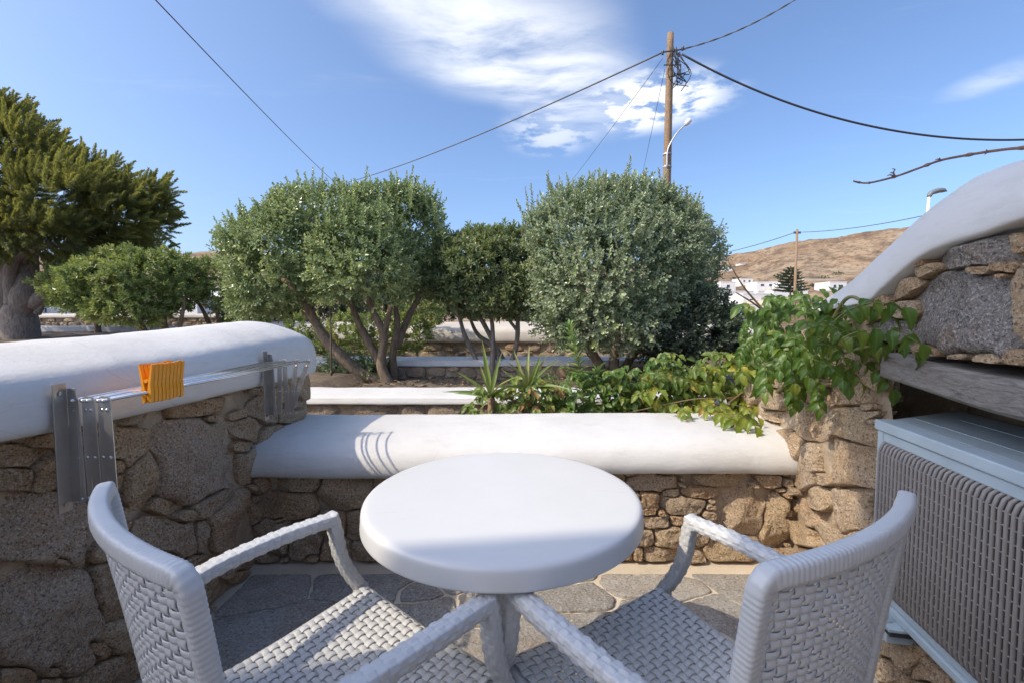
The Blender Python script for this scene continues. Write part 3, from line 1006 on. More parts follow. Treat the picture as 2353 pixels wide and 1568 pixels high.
def build_right_wall():
    t = thing('parapet_wall', 'rubble stone wall on the right rising to a curved white plaster top', 'wall', (1.3, 1.5, 0))
    to3 = lambda P: at_plane(P[..., 0], P[..., 1], RP, RN)
    tx = [1600, 1700, 1760, 1900, 1960, 2050, 2130, 2200, 2352, 2700]; ty = [905, 880, 866, 820, 712, 668, 600, 568, 522, 440]

    def niche(s, z):
        return (s < -0.095) & (z > 0.24) & (z < 1.045)

    def inside(P):
        Q = to3(P)
        s = (Q - RP) @ RD
        return (Q[..., 2] > 0.012) & (P[..., 1] > np.interp(P[..., 0], tx, ty) - 6) & ~niche(s, Q[..., 2]) & (s < 1.24) & (P[..., 0] < 2750) & (P[..., 0] > 1600) & (P[..., 1] < 2150)

    G = 'grey_granite'; W = 'wall_stone'; S = 'sunny_stone'
    px = [(2240, 715, 125, 98, 0.18, G), (1850, 967, 50, 36, 0.1, S), (1766, 920, 34, 19, 0.1, S), (1768, 953, 28, 12, 0.2, S), (1958, 975, 42, 36, 0, S), (1908, 985, 14, 30, 0.3, S),
          (1935, 1062, 46, 56, -0.6, S), (1817, 1020, 24, 42, -0.1, S), (1856, 1068, 20, 44, 0.1, S), (1893, 1100, 22, 12, 0.3, S), (1880, 1148, 28, 26, 0, S),
          (1855, 1186, 38, 24, 0.5, S), (1942, 1172, 40, 52, 0.1, S), (1838, 1225, 34, 26, 0.3, S), (1900, 1225, 36, 26, 0.4, S), (1965, 1255, 34, 30, 0, S),
          (2030, 760, 50, 26, -0.2, G), (2020, 725, 44, 14, -0.35, W), (2090, 660, 40, 16, -0.5, W), (2250, 590, 110, 22, -0.2, G), (2060, 810, 40, 20, 0.1, W), (1990, 800, 36, 26, 0, W),
          (2010, 860, 46, 22, 0.1, W), (1950, 905, 40, 22, 0, W), (1880, 905, 36, 20, 0.1, W), (2140, 622, 40, 14, -0.5, W),
          (1870, 1300, 30, 26, 0.5, S), (1930, 1330, 40, 30, 0.5, S), (1990, 1400, 46, 34, 0.5, S), (2080, 1480, 60, 36, 0.6, S), (1960, 1420, 30, 20, 0.6, S), (2170, 1545, 60, 36, 0.6, S),
          (2420, 700, 80, 90, 0.1, W), (2500, 560, 120, 40, -0.2, W)]
    seeds = fill_seeds([s[:5] for s in px], (1600, 440, 2750, 2150), inside, 2200, 11, 34, 0.6, np.random.default_rng(15), 1.1)
    extra = [s + ((W,) if s[1] < 900 else (S,)) for s in seeds[len(px):]]
    lay_stones(t, px + extra, inside, to3, RN, 3.4, 0.028, 0.013, ['sunny_stone'], 64, 13, 9, 0.05, 12)
    top_s, top_z = [], []
    for x, y in zip(tx, ty):
        q = to3(np.array([float(x), float(y)])); top_s.append((q - RP) @ RD); top_z.append(q[2])
    o = np.argsort(top_s); top_s = np.array(top_s)[o]; top_z = np.array(top_z)[o]
    us = np.arange(-2.4, 1.24, 0.02); vs = np.arange(-0.01, 1.75, 0.02)
    V, F = mortar_grid(lambda u, v: rpos(u, v), us, vs, RN, lambda u, v: (v < np.interp(u, top_s, top_z)) & ~niche(u, v), 0.028, 0.016, 14, 6)
    g = Geo()
    ax = np.stack([RD, -RN, [0, 0, 1.0]])

    def wbox(s0, s1, z0, z1, d0, d1):
        c = rpos(np.array((s0 + s1) / 2), np.array((z0 + z1) / 2), np.array(-(d0 + d1) / 2))
        g.obox(c, ax, ((s1 - s0) / 2, (d1 - d0) / 2, (z1 - z0) / 2))
    wbox(-0.09, 1.2, -0.05, 0.235, 0.035, 0.40)
    wbox(0.14, 1.2, 0.236, 0.72, 0.035, 0.40)
    wbox(-2.4, -0.097, -0.05, 0.235, 0.035, 0.50)
    wbox(-2.4, -0.097, 1.052, 1.2, 0.035, 0.50)
    wbox(-2.4, -0.097, 0.236, 1.05, 0.45, 0.52)
    wbox(0.14, 0.22, 0.722, 1.05, 0.035, 0.40)
    wbox(-0.0955, 0.30, 0.236, 1.05, 0.41, 0.52)
    wbox(-0.0955, 0.139, 1.051, 1.2, 0.035, 0.50)
    make('mortar_core', np.vstack([V, np.concatenate(g.V)]), [F, np.array(g.F) + len(V)], 'mortar', t)
    # weathered lintel beam over the niche
    b = Geo()
    nb = 40
    ss = np.linspace(-2.3, -0.13, nb)
    pts = []
    for i, s in enumerate(ss):
        zt = np.interp(s, [-0.5, -0.17], [1.018, 1.044]); zb = zt - 0.085
        wob = 0.006 * fbm(np.array([[s * 3, 0, 0], [s * 3, 5, 0], [s * 3, 9, 0], [s * 3, 14, 0]]), 3, 4)
        sec = [(zb + wob[0], -0.16), (zb + wob[0], 0.016), (zb + 0.012, 0.028 + wob[1]), (zt - 0.012, 0.028 + wob[2]), (zt + wob[3], 0.014), (zt + wob[3], -0.16)]
        pts.append([rpos(np.array(s), np.array(z), np.array(o)) for z, o in sec])
    pts = np.array(pts)
    F = [ring_faces(nb, 6), np.array([[0, 1, 2, 3, 4, 5]]), np.array([[(nb - 1) * 6 + k for k in (5, 4, 3, 2, 1, 0)]])]
    make('lintel_beam', pts.reshape(-1, 3), F, 'weathered_wood', t)
    # curved white parapet top
    low = [(1906, 716), (1930, 712), (1960, 706), (2010, 696), (2050, 662), (2130, 596), (2200, 563), (2280, 540), (2352, 515), (2500, 470), (2800, 400)]
    crest = [(1915, 700), (1926, 694), (1945, 684), (2000, 648), (2100, 572), (2200, 490), (2280, 430), (2352, 382), (2500, 330), (2620, 285), (2800, 225)]
    Lp = np.array([to3(np.array(p, float)) for p in low])
    Cp = np.array([at_plane(*map(float, p), RP - RN * 0.20, RN) for p in crest])
    n = 90
    Ls, Cs = spline(Lp, n), spline(Cp, n)
    rings = []
    for a, c in zip(Ls, Cs):
        out = RN
        h = c[2] - a[2]
        base = (a - RP) @ RD
        cs = (c - RP) @ RD
        pts = []
        for f, o, sm in [(0.0, -0.02, 0), (0.0, 0.018, 0), (0.06, 0.030, 0.03), (0.30, 0.022, 0.2), (0.60, -0.012, 0.5), (0.86, -0.075, 0.8), (1.0, -0.20, 1.0), (0.98, -0.33, 1.0), (0.85, -0.43, 1.0), (0.5, -0.49, 1.0), (0.1, -0.49, 1.0)]:
            s = base + (cs - base) * sm
            pts.append(rpos(np.array(s), np.array(a[2] + h * f), np.array(o)))
        rings.append(spline(pts, 34))
    rings = np.array(rings)[::-1]
    V, F = sweep_plaster(rings, 0.008, 4, 0.016, 21)
    make('parapet_top', V, F, 'white_plaster', t, smooth=True)


build_right_wall()


# ------------------------------------------------------------------ garden walls
def rows(L, H, mh, ml, rs):
    S = []
    z = 0
    while z < H - 0.02:
        h = min(rs.uniform(0.7, 1.3) * mh, H - z)
        if H - z - h < 0.35 * mh:
            h = H - z
        x = -rs.uniform(0, ml)
        while x < L:
            l = rs.uniform(0.55, 1.5) * ml
            if rs.random() < 0.25:
                S.append((x + l / 2, z + h * 0.27, l / 2, h * 0.25, rs.normal(0, 0.05)))
                S.append((x + l / 2, z + h * 0.75, l / 2, h * 0.23, rs.normal(0, 0.05)))
            else:
                S.append((x + l / 2, z + h / 2, l / 2, h / 2 * rs.uniform(0.85, 1.05), rs.normal(0, 0.07)))
            x += l
        z += h
    return S


def garden_wall(name, label, A, B, z0, zs, ztop, thick, cmat, mh, ml, seed, stones=True, over=0.03, round_=0.05, vis=None, nth=20, slope=0.0):
    """front face on the camera's side from A to B; stone from z0 to zs, coping from zs to ztop"""
    A = np.array([*A, 0.0]); B = np.array([*B, 0.0])
    L = np.linalg.norm(B - A); d = (B - A) / L
    n = np.array([d[1], -d[0], 0.0])
    t = thing(name, label, 'wall', tuple((A + B) / 2 - n * thick / 2 + np.array([0, 0, z0])))
    ax = np.stack([d, -n, [0, 0, 1.0]])
    g = Geo()
    g.obox((A + B) / 2 - n * (thick / 2 + 0.012) + np.array([0, 0, (z0 + zs) / 2]), ax, (L / 2, thick / 2, (zs - z0) / 2))
    g.build('core', 'mortar', t)
    rs = np.random.default_rng(seed)
    if stones:
        v0, v1 = vis if vis else (0, L)
        ins = lambda P: (P[..., 0] > v0) & (P[..., 0] < v1) & (P[..., 1] > 0) & (P[..., 1] < zs - z0 + 0.01)
        S = [s for s in rows(L, zs - z0, mh, ml, rs) if v0 < s[0] < v1]
        to3 = lambda P: A + P[..., :1] * d + (z0 + P[..., 1:2]) * np.array([0, 0, 1.0])
        lay_stones(t, S, ins, to3, n, 0.013, 0.032, 0.016, ['garden_stone'], nth, 6, seed, 0.03, 10, 3.5, 1.5)
    hh = ztop - zs
    r = min(round_, hh * 0.48)
    W = thick + 2 * over
    sec = [(0.04, 0), (0, 0.006), (-0.004, r * 0.7), (r * 0.25, hh - r * 0.35), (r, hh), (W * 0.35, hh + 0.01 + slope * 0.35), (W * 0.65, hh + 0.01 + slope * 0.65), (W - r, hh + slope), (W - r * 0.25, hh - r * 0.35 + slope), (W, r * 0.7), (W, 0)]
    sec = spline(sec, 24)
    rings = []
    for u in np.linspace(-0.02, L + 0.02, max(8, int(L / 0.07))):
        e = min(u + 0.02, L + 0.02 - u)
        k = 0.8 + 0.2 * min(1, e / 0.08)
        rings.append([A + d * u + n * (over - W / 2 * (1 - k) - p[0] * k) + np.array([0, 0, zs + p[1] * (0.6 + 0.4 * min(1, e / 0.08))]) for p in sec])
    V, F = sweep_plaster(rings, 0.010, 3, 0.012, seed + 2)
    make('coping', V, F, cmat, t, smooth=True)
    return t


garden_wall('garden_wall', 'nearest low garden wall with flat white top just beyond the white plaster seat', (-2.6, 3.08), (2.6, 3.02), 0.1, 0.548, 0.60, 0.42, 'white_plaster', 0.13, 0.26, 31, vis=(1.1, 4.2), nth=28)
garden_wall('garden_wall', 'middle low garden wall with pale top, right behind the tree trunks', (-5.5, 5.30), (2.15, 5.30), 0.3, 0.565, 0.64, 0.55, 'white_plaster', 0.12, 0.28, 37, vis=(2.0, 7.6))
garden_wall('garden_wall', 'farthest stone garden wall with thick weathered grey plaster top behind the trees', (-4.6, 7.6), (4.2, 7.3), 0.25, 0.735, 0.97, 0.75, 'old_plaster', 0.17, 0.34, 43, vis=(2.2, 8.6), over=0.05, round_=0.12, slope=0.10)
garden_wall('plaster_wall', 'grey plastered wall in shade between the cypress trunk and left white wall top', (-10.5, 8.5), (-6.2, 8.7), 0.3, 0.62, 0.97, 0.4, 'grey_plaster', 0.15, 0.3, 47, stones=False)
garden_wall('stone_wall', 'distant sunlit rubble wall with beige top left of the low yellow-green bush', (-11.0, 9.9), (-5.4, 10.3), 0.4, 1.13, 1.22, 0.4, 'old_plaster', 0.12, 0.22, 53, vis=(0.0, 5.6))
garden_wall('stone_wall', 'distant stone wall with beige top seen under the left round tree', (-5.2, 11.0), (-2.4, 11.2), 0.4, 1.08, 1.18, 0.4, 'old_plaster', 0.14, 0.28, 59, vis=(0.0, 2.8))


# ================================================================== PLANTS
def unit(v):
    v = np.asarray(v, float)
    return v / (np.linalg.norm(v, axis=-1, keepdims=True) + 1e-12)


def leaf_pts(L, W, fold=0.18, curl=0.12, blunt=0.45):
    return np.array([(0, 0, 0), (-0.5 * W, 0.38 * L, fold * W), (-blunt * W, 0.78 * L, fold * W - curl * L * 0.5), (0, L, -curl * L),
                     (blunt * W, 0.78 * L, fold * W - curl * L * 0.5), (0.5 * W, 0.38 * L, fold * W)]), np.array([(0, 1, 2, 3), (0, 3, 4, 5)])


def sprig(n, length, L, W, e0, e1, rs, fold=0.18, curl=0.12, blunt=0.45, opposite=True, stem=0.0):
    V, F, T = [], [], []
    k = 0
    for i in range(n):
        t = (i // 2 * 2 if opposite else i) / max(1, n - 1)
        phi = (i % 2) * math.pi + (i // 2) * math.pi / 2 if opposite else i * 2.3999
        phi += rs.normal(0, 0.25)
        e = e0 + (e1 - e0) * t + rs.normal(0, 0.12)
        s = rs.uniform(0.8, 1.15) * (1 - 0.25 * t)
        P, f = leaf_pts(L * s, W * s, fold, curl + rs.normal(0, 0.06), blunt)
        a = np.array([math.sin(e) * math.cos(phi), math.sin(e) * math.sin(phi), math.cos(e)])
        nn = np.array([-math.cos(e) * math.cos(phi), -math.cos(e) * math.sin(phi), math.sin(e)])
        sd = np.cross(a, nn)
        rot = rs.normal(0, 0.35)
        sd2 = sd * math.cos(rot) + nn * math.sin(rot); nn2 = nn * math.cos(rot) - sd * math.sin(rot)
        V.append(np.array([0, 0, t * length]) + P[:, :1] * sd2 + P[:, 1:2] * a + P[:, 2:] * nn2)
        F.append(f + k); k += len(P)
        T.append(np.full(len(P), rs.normal(0, 0.12) + 0.12 * t))
    if stem:
        P = np.array([(stem, 0, -0.3 * length), (-stem * 0.5, stem * 0.87, -0.3 * length), (-stem * 0.5, -stem * 0.87, -0.3 * length),
                      (stem * 0.5, 0, length), (-stem * 0.25, stem * 0.43, length), (-stem * 0.25, -stem * 0.43, length)])
        V.append(P); F.append(np.array([(0, 1, 4, 3), (1, 2, 5, 4), (2, 0, 3, 5)]) + k); T.append(np.full(6, -0.3))
    return np.concatenate(V), np.concatenate(F), np.concatenate(T)


def place_sprigs(protos, pos, dirs, scale, tint, rs):
    pos = np.asarray(pos); dirs = unit(dirs)
    N = len(pos)
    roll = rs.uniform(0, 2 * math.pi, N)
    ref = np.where(np.abs(dirs[:, 2:3]) < 0.9, np.array([[0, 0, 1.0]]), np.array([[1.0, 0, 0]]))
    A = unit(np.cross(dirs, ref)); B = np.cross(dirs, A)
    a = A * np.cos(roll)[:, None] + B * np.sin(roll)[:, None]
    b = np.cross(dirs, a)
    pick = rs.integers(len(protos), size=N)
    VV, FF, TT = [], [], []
    k = 0
    for q, (V, F, T) in enumerate(protos):
        m = np.where(pick == q)[0]
        if not len(m):
            continue
        W = pos[m][:, None, :] + scale[m][:, None, None] * (V[None, :, :1] * a[m][:, None] + V[None, :, 1:2] * b[m][:, None] + V[None, :, 2:] * dirs[m][:, None])
        VV.append(W.reshape(-1, 3))
        FF.append((F[None] + (np.arange(len(m)) * len(V))[:, None, None] + k).reshape(-1, 4))
        TT.append((tint[m][:, None] + T[None]).ravel())
        k += len(m) * len(V)
    return np.concatenate(VV), np.concatenate(FF), np.clip(np.concatenate(TT), 0, 1)


def lobes_from_px(L, q=1.0):
    out = []
    for (x, y, rx, ry, Y, *dp) in L:
        c = atY(float(x), float(y), Y)
        k = q * Y / FPX
        out.append((c, np.array([rx * k, (dp[0] if dp else 0.9 * rx * k), ry * k])))
    return out


def crown_points(lobes, per_area, rs, lump=0.27, lf=2.6, shell=0.70, gap=-0.25, upw=0.45, jit=0.4, seed=0, floor_u=-0.85):
    Ps, Ds, Ns = [], [], []
    for q, (c, r) in enumerate(lobes):
        area = 4 * math.pi * (((r[0] * r[1]) ** 1.6 + (r[0] * r[2]) ** 1.6 + (r[1] * r[2]) ** 1.6) / 3) ** (1 / 1.6)
        n = int(per_area * area)
        u = unit(rs.normal(size=(n, 3)))
        u = u[u[:, 2] > floor_u]
        m = 1 + lump * fbm(u * lf + 7.7 * q, 3, seed, 0.55) + 0.15 * fbm(u * 6.5 + 3.1 * q, 2, seed + 9)
        s = shell + (1 - shell) * rs.random(len(u)) ** 0.55 + 0.10 * (rs.random(len(u)) < 0.10) * rs.random(len(u))
        p = c + u * r * (m * s)[:, None]
        nz = fbm(p * 5.0, 2, seed + 4)
        keep = ~((nz < gap) & (s > 0.88))
        for w, (c2, r2) in enumerate(lobes):
            if w != q:
                keep &= np.linalg.norm((p - c2) / r2, axis=1) > 0.72
        nrm = unit(u / r)
        d = unit(nrm * 0.85 + np.array([0, 0, upw]) + rs.normal(0, jit, (len(u), 3)))
        Ps.append(p[keep]); Ds.append(d[keep]); Ns.append(s[keep])
    return np.concatenate(Ps), np.concatenate(Ds), np.concatenate(Ns)


def foliage(name, protos, lobes, per_area, mat, parent, rs, seed=0, tint_mean=0.42, scale=1.0, shoots=None, **kw):
    p, d, s = crown_points(lobes, per_area, rs, seed=seed, **kw)
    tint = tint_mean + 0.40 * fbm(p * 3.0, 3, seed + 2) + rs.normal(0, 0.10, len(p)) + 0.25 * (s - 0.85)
    sc = scale * rs.uniform(0.75, 1.2, len(p))
    V, F, T = place_sprigs(protos, p, d, sc, tint, rs)
    if shoots is not None:
        sp, sdr, ssc, sproto = shoots
        sp, sdr, ssc = list(sp), list(sdr), list(ssc)
        for k in rs.permutation(len(p))[:2600]:
            if len(sp) > 330:
                break
            if s[k] > 0.93 and d[k][2] > 0.30:
                dd = unit(np.array([0, 0, 1.0]) + 0.55 * d[k] * [1, 1, 0] + rs.normal(0, 0.14, 3))
                sp.append(p[k] - dd * 0.05); sdr.append(dd); ssc.append(rs.uniform(0.55, 0.85) if d[k][2] < 0.75 else rs.uniform(0.75, 1.1))
        V2, F2, T2 = place_sprigs(sproto, np.asarray(sp), np.asarray(sdr), np.asarray(ssc), np.full(len(sp), tint_mean + 0.15), rs)
        F2 = F2 + len(V)
        V = np.vstack([V, V2]); F = np.vstack([F, F2]); T = np.concatenate([T, T2])
    return make(name, V, F, mat, parent, smooth=False, attrs={'tint': T})


def branch(name, pts, r0, r1, mat, parent, n=26, sides=9, knob=0.15):
    P = spline(pts, n)
    P = P + 0.25 * r0 * np.stack([fbm(P * 4, 2, 1), fbm(P * 4 + 9, 2, 2), 0 * P[:, 0]], -1)
    rad = np.linspace(1, 0, n) ** 0.8 * (r0 - r1) + r1
    rad = rad * (1 + knob * fbm(P * 9, 3, 3))
    V, F = tube_mesh(P, rad, sides)
    return make(name, V, F, mat, parent, smooth=True)


def pxpath(pts):
    return [atY(float(x), float(y), Y) for (x, y, Y) in pts]


rsT = np.random.default_rng(101)
P_round = [sprig(10, 0.13, 0.047, 0.024, 1.15, 0.45, rsT, blunt=0.5, stem=0.0025) for _ in range(6)]
P_long = [sprig(13, 0.06, 0.074, 0.020, 1.35, 0.35, rsT, fold=0.1, curl=0.18, blunt=0.52, opposite=False, stem=0.003) for _ in range(6)]
P_shoot = [sprig(30, 0.30, 0.042, 0.022, 0.95, 0.4, rsT, stem=0.003) for _ in range(4)]
P_bush = [sprig(12, 0.08, 0.068, 0.026, 1.25, 0.4, rsT, fold=0.14, curl=0.14, opposite=False, stem=0.004) for _ in range(5)]


def shoots_at(px, Y, ln=1.0, lean=(0, 0, 0)):
    pos, dr, sc = [], [], []
    for (x, y) in px:
        tip = atY(float(x), float(y), Y)
        d = unit(np.array([rsT.normal(-0.12, 0.22), rsT.normal(0, 0.2), 1.0]) + np.asarray(lean))
        s = ln * rsT.uniform(0.85, 1.25)
        pos.append(tip - d * 0.30 * s); dr.append(d); sc.append(s)
        for _ in range(2):
            d2 = unit(d + rsT.normal(0, 0.22, 3)); s2 = s * rsT.uniform(0.6, 0.9)
            pos.append(tip - d * 0.34 * s + rsT.normal(0, 0.05, 3)); dr.append(d2); sc.append(s2)
    return pos, dr, sc, P_shoot


def build_trees():
    # --- left round tree
    b = atZ(895.0, 880.0, 0.40)
    t = thing('garden_tree', 'left of two large round evergreen trees, grey-green crown on several leaning trunks', 'tree', tuple(b))
    Y = b[1]
    L = lobes_from_px([(645, 600, 118, 128, Y), (835, 600, 118, 122, Y - 0.25), (930, 540, 92, 112, Y + 0.35), (745, 515, 118, 80, Y + 0.1), (880, 490, 95, 58, Y + 0.2), (720, 640, 90, 60, Y + 0.3), (600, 690, 72, 48, Y + 0.2), (985, 640, 60, 62, Y + 0.5), (560, 580, 50, 60, Y + 0.2)], 0.92)
    sh = shoots_at([(552, 462), (600, 470), (640, 435), (652, 430), (708, 420), (738, 415), (815, 418), (860, 430), (905, 405), (945, 412), (962, 420), (972, 440), (690, 445), (770, 440), (512, 545), (535, 500), (1000, 470)], Y)
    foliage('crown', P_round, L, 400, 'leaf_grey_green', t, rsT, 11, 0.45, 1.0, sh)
    for pts, r0, r1 in [([(905, 888, Y), (830, 858, Y), (775, 812, Y - 0.05), (735, 760, Y), (700, 700, Y), (650, 640, Y)], 0.085, 0.03),
                        ([(890, 885, Y), (872, 830, Y), (835, 765, Y), (815, 715, Y), (790, 640, Y)], 0.06, 0.02),
                        ([(898, 890, Y - 0.1), (876, 840, Y - 0.1), (880, 770, Y - 0.1), (850, 700, Y - 0.1), (830, 620, Y - 0.1)], 0.065, 0.02),
                        ([(880, 770, Y - 0.1), (895, 715, Y - 0.1), (905, 660, Y)], 0.035, 0.02),
                        ([(905, 885, Y + 0.1), (902, 815, Y + 0.1), (912, 750, Y + 0.1), (905, 690, Y + 0.2)], 0.055, 0.025),
                        ([(910, 800, Y + 0.1), (935, 735, Y + 0.2), (965, 680, Y + 0.3), (1000, 640, Y + 0.3)], 0.045, 0.02),
                        ([(735, 760, Y), (712, 735, Y), (690, 715, Y)], 0.03, 0.012)]:
        branch('trunk', pxpath(pts), r0, r1, 'bark', t)
    # --- centre shrub with long leaves
    b = atZ(1130.0, 868.0, 0.42)
    Y = b[1]
    t = thing('garden_shrub', 'smaller dark shrub with long narrow leaves and bare forking stems between the two round trees', 'shrub', tuple(b))
    L = lobes_from_px([(1105, 615, 92, 68, Y), (1165, 595, 60, 58, Y + 0.1), (1065, 655, 68, 42, Y - 0.1), (1170, 665, 62, 55, Y - 0.1), (1110, 575, 60, 38, Y + 0.1), (1015, 640, 44, 46, Y + 0.2), (1060, 600, 60, 50, Y + 0.15), (1120, 690, 70, 40, Y)], 1.08)
    foliage('crown', P_long, L, 330, 'leaf_long', t, rsT, 23, 0.42, 1.0, None, upw=0.6)
    for pts, r0, r1 in [([(1122, 870, Y), (1090, 820, Y), (1065, 760, Y), (1045, 690, Y), (1020, 650, Y)], 0.036, 0.012),
                        ([(1128, 872, Y), (1135, 800, Y), (1115, 750, Y), (1085, 700, Y), (1060, 650, Y)], 0.04, 0.012),
                        ([(1130, 870, Y - 0.1), (1132, 790, Y - 0.1), (1128, 730, Y - 0.1), (1105, 680, Y - 0.1), (1090, 640, Y)], 0.035, 0.012),
                        ([(1128, 730, Y - 0.1), (1150, 690, Y - 0.1), (1165, 650, Y)], 0.026, 0.012),
                        ([(1160, 868, Y), (1185, 800, Y), (1190, 730, Y), (1200, 690, Y), (1180, 640, Y)], 0.036, 0.012),
                        ([(1188, 760, Y), (1160, 720, Y), (1150, 680, Y)], 0.022, 0.01),
                        ([(1175, 868, Y + 0.1), (1140, 800, Y + 0.15), (1100, 770, Y + 0.2), (1075, 720, Y + 0.2)], 0.045, 0.015)]:
        branch('trunk', pxpath(pts), r0, r1, 'grey_bark', t, sides=7)
    # --- right round tree
    b = atZ(1400.0, 880.0, 0.40)
    Y = b[1] - 0.05
    t = thing('garden_tree', 'right of two large round evergreen trees, dense silvery crown in front of the wooden pole', 'tree', tuple(b))
    L = lobes_from_px([(1375, 625, 168, 178, Y - 0.1), (1490, 600, 130, 165, Y + 0.05), (1320, 540, 105, 105, Y + 0.1), (1440, 505, 118, 85, Y + 0.2), (1588, 610, 68, 112, Y + 0.6), (1380, 735, 145, 82, Y - 0.15), (1270, 660, 66, 120, Y + 0.1), (1545, 540, 70, 70, Y + 0.5)], 0.92)
    sh = shoots_at([(1187, 462), (1220, 425), (1258, 395), (1285, 405), (1300, 400), (1330, 412), (1345, 425), (1360, 402), (1385, 420), (1405, 405), (1430, 410), (1455, 415), (1480, 425), (1505, 420), (1530, 450), (1575, 475), (1600, 480), (1625, 505), (1640, 520), (1655, 560), (1240, 440), (1200, 500)], Y + 0.15)
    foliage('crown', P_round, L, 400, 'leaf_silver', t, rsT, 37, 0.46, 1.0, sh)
    for pts, r0, r1 in [([(1395, 892, Y), (1380, 840, Y), (1350, 790, Y), (1330, 700, Y), (1320, 600, Y)], 0.07, 0.02),
                        ([(1405, 892, Y), (1412, 830, Y), (1420, 760, Y), (1410, 640, Y)], 0.07, 0.02),
                        ([(1415, 890, Y + 0.1), (1450, 820, Y + 0.2), (1500, 750, Y + 0.3), (1540, 650, Y + 0.4)], 0.06, 0.02)]:
        branch('trunk', pxpath(pts), r0, r1, 'bark', t)
    # --- dark low shrub right of it
    b = atZ(1590.0, 862.0, 0.42)
    Y = 4.95
    t = thing('garden_shrub', 'low dark shaded shrub at the lower right of the large silvery tree', 'shrub', (b[0], Y, 0.42))
    L = lobes_from_px([(1600, 755, 82, 75, Y), (1545, 790, 66, 50, Y - 0.1), (1650, 780, 44, 50, Y)])
    foliage('crown', P_round, L, 640, 'leaf_shade', t, rsT, 41, 0.4, 1.0)  # shaded lower foliage: its shade is put into the dark leaf colour
    branch('trunk', pxpath([(1575, 880, Y), (1585, 830, Y), (1600, 760, Y)]), 0.05, 0.02, 'bark', t)
    # --- low yellow-green bush at the left
    Y = 6.4
    b = atY(320.0, 800.0, Y)
    t = thing('low_bush', 'low spreading yellow-green bush beside the cypress, above the left white wall top', 'bush', (b[0], Y, 0.62))
    L = lobes_from_px([(290, 668, 120, 70, Y), (190, 660, 76, 52, Y + 0.2), (380, 645, 75, 62, Y + 0.1), (300, 620, 90, 40, Y + 0.2), (300, 710, 80, 40, Y - 0.2)])
    foliage('crown', P_bush, L, 260, 'leaf_bright', t, rsT, 53, 0.52, 0.95, None, upw=0.5)
    for pts, r0, r1 in [([(345, 800, Y), (320, 745, Y), (290, 690, Y)], 0.07, 0.03), ([(390, 790, Y), (375, 730, Y), (378, 670, Y)], 0.05, 0.02), ([(400, 800, Y), (420, 720, Y), (425, 680, Y)], 0.03, 0.015)]:
        branch('trunk', pxpath(pts), r0, r1, 'bark', t)
    Y = 6.9
    b = atY(490.0, 790.0, Y)
    t = thing('low_bush', 'bright green bush squeezed between the low yellow-green bush and left round tree', 'bush', (b[0], Y, 0.58))
    L = lobes_from_px([(470, 640, 52, 40, Y), (520, 670, 48, 60, Y), (560, 710, 50, 40, Y), (440, 660, 30, 30, Y)])
    foliage('crown', P_bush, L, 210, 'leaf_bright', t, rsT, 59, 0.4, 0.9, None, upw=0.5)
    for pts in [[(500, 790, Y), (470, 720, Y), (440, 670, Y)], [(520, 790, Y), (500, 720, Y), (520, 660, Y)], [(560, 790, Y), (560, 730, Y), (545, 680, Y)]]:
        branch('trunk', pxpath(pts), 0.04, 0.015, 'bark', t)
    # --- creeper shrub on the far garden wall
    Y = 6.75
    b = atY(880.0, 830.0, Y)
    t = thing('wall_shrub', 'sunlit leafy creeper shrub behind the left tree trunks against the far wall', 'shrub', (b[0], Y, 0.5))
    L = lobes_from_px([(870, 775, 62, 48, Y), (935, 770, 48, 42, Y), (735, 800, 55, 36, Y), (800, 770, 50, 50, Y + 0.2), (700, 770, 40, 50, Y + 0.1), (960, 720, 60, 40, Y + 0.3)])
    foliage('crown', P_bush, L, 170, 'leaf_bright', t, rsT, 61, 0.5, 0.9)
    branch('trunk', pxpath([(880, 840, Y), (875, 800, Y), (890, 760, Y)]), 0.03, 0.01, 'bark', t)
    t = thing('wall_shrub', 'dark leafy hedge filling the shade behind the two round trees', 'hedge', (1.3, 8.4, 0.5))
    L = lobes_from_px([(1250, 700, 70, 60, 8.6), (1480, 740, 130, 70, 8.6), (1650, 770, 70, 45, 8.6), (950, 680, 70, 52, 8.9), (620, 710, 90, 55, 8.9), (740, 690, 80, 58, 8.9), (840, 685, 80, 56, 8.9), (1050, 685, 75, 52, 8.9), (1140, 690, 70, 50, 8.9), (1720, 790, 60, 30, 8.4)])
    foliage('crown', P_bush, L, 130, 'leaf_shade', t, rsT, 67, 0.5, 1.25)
    # ground tufts at the tree foot
    for k, (x, y, lab) in enumerate([(780, 845, 'small leafy sucker growing at the foot of the leftmost leaning trunk'), (855, 850, 'small leafy sucker between the leaning trunks of the left tree')]):
        q = atZ(float(x), 872.0, 0.42)
        t = thing('sapling', lab, 'sapling', tuple(q))
        L = lobes_from_px([(x, y, 30, 20, q[1])])
        foliage('leaves', P_round, L, 420, 'leaf_grey_green', t, rsT, 71 + k, 0.35, 1.0)
        branch('stem', pxpath([(x, 872, q[1]), (x + 4, y, q[1])]), 0.01, 0.005, 'bark', t, n=8, sides=5)


build_trees()


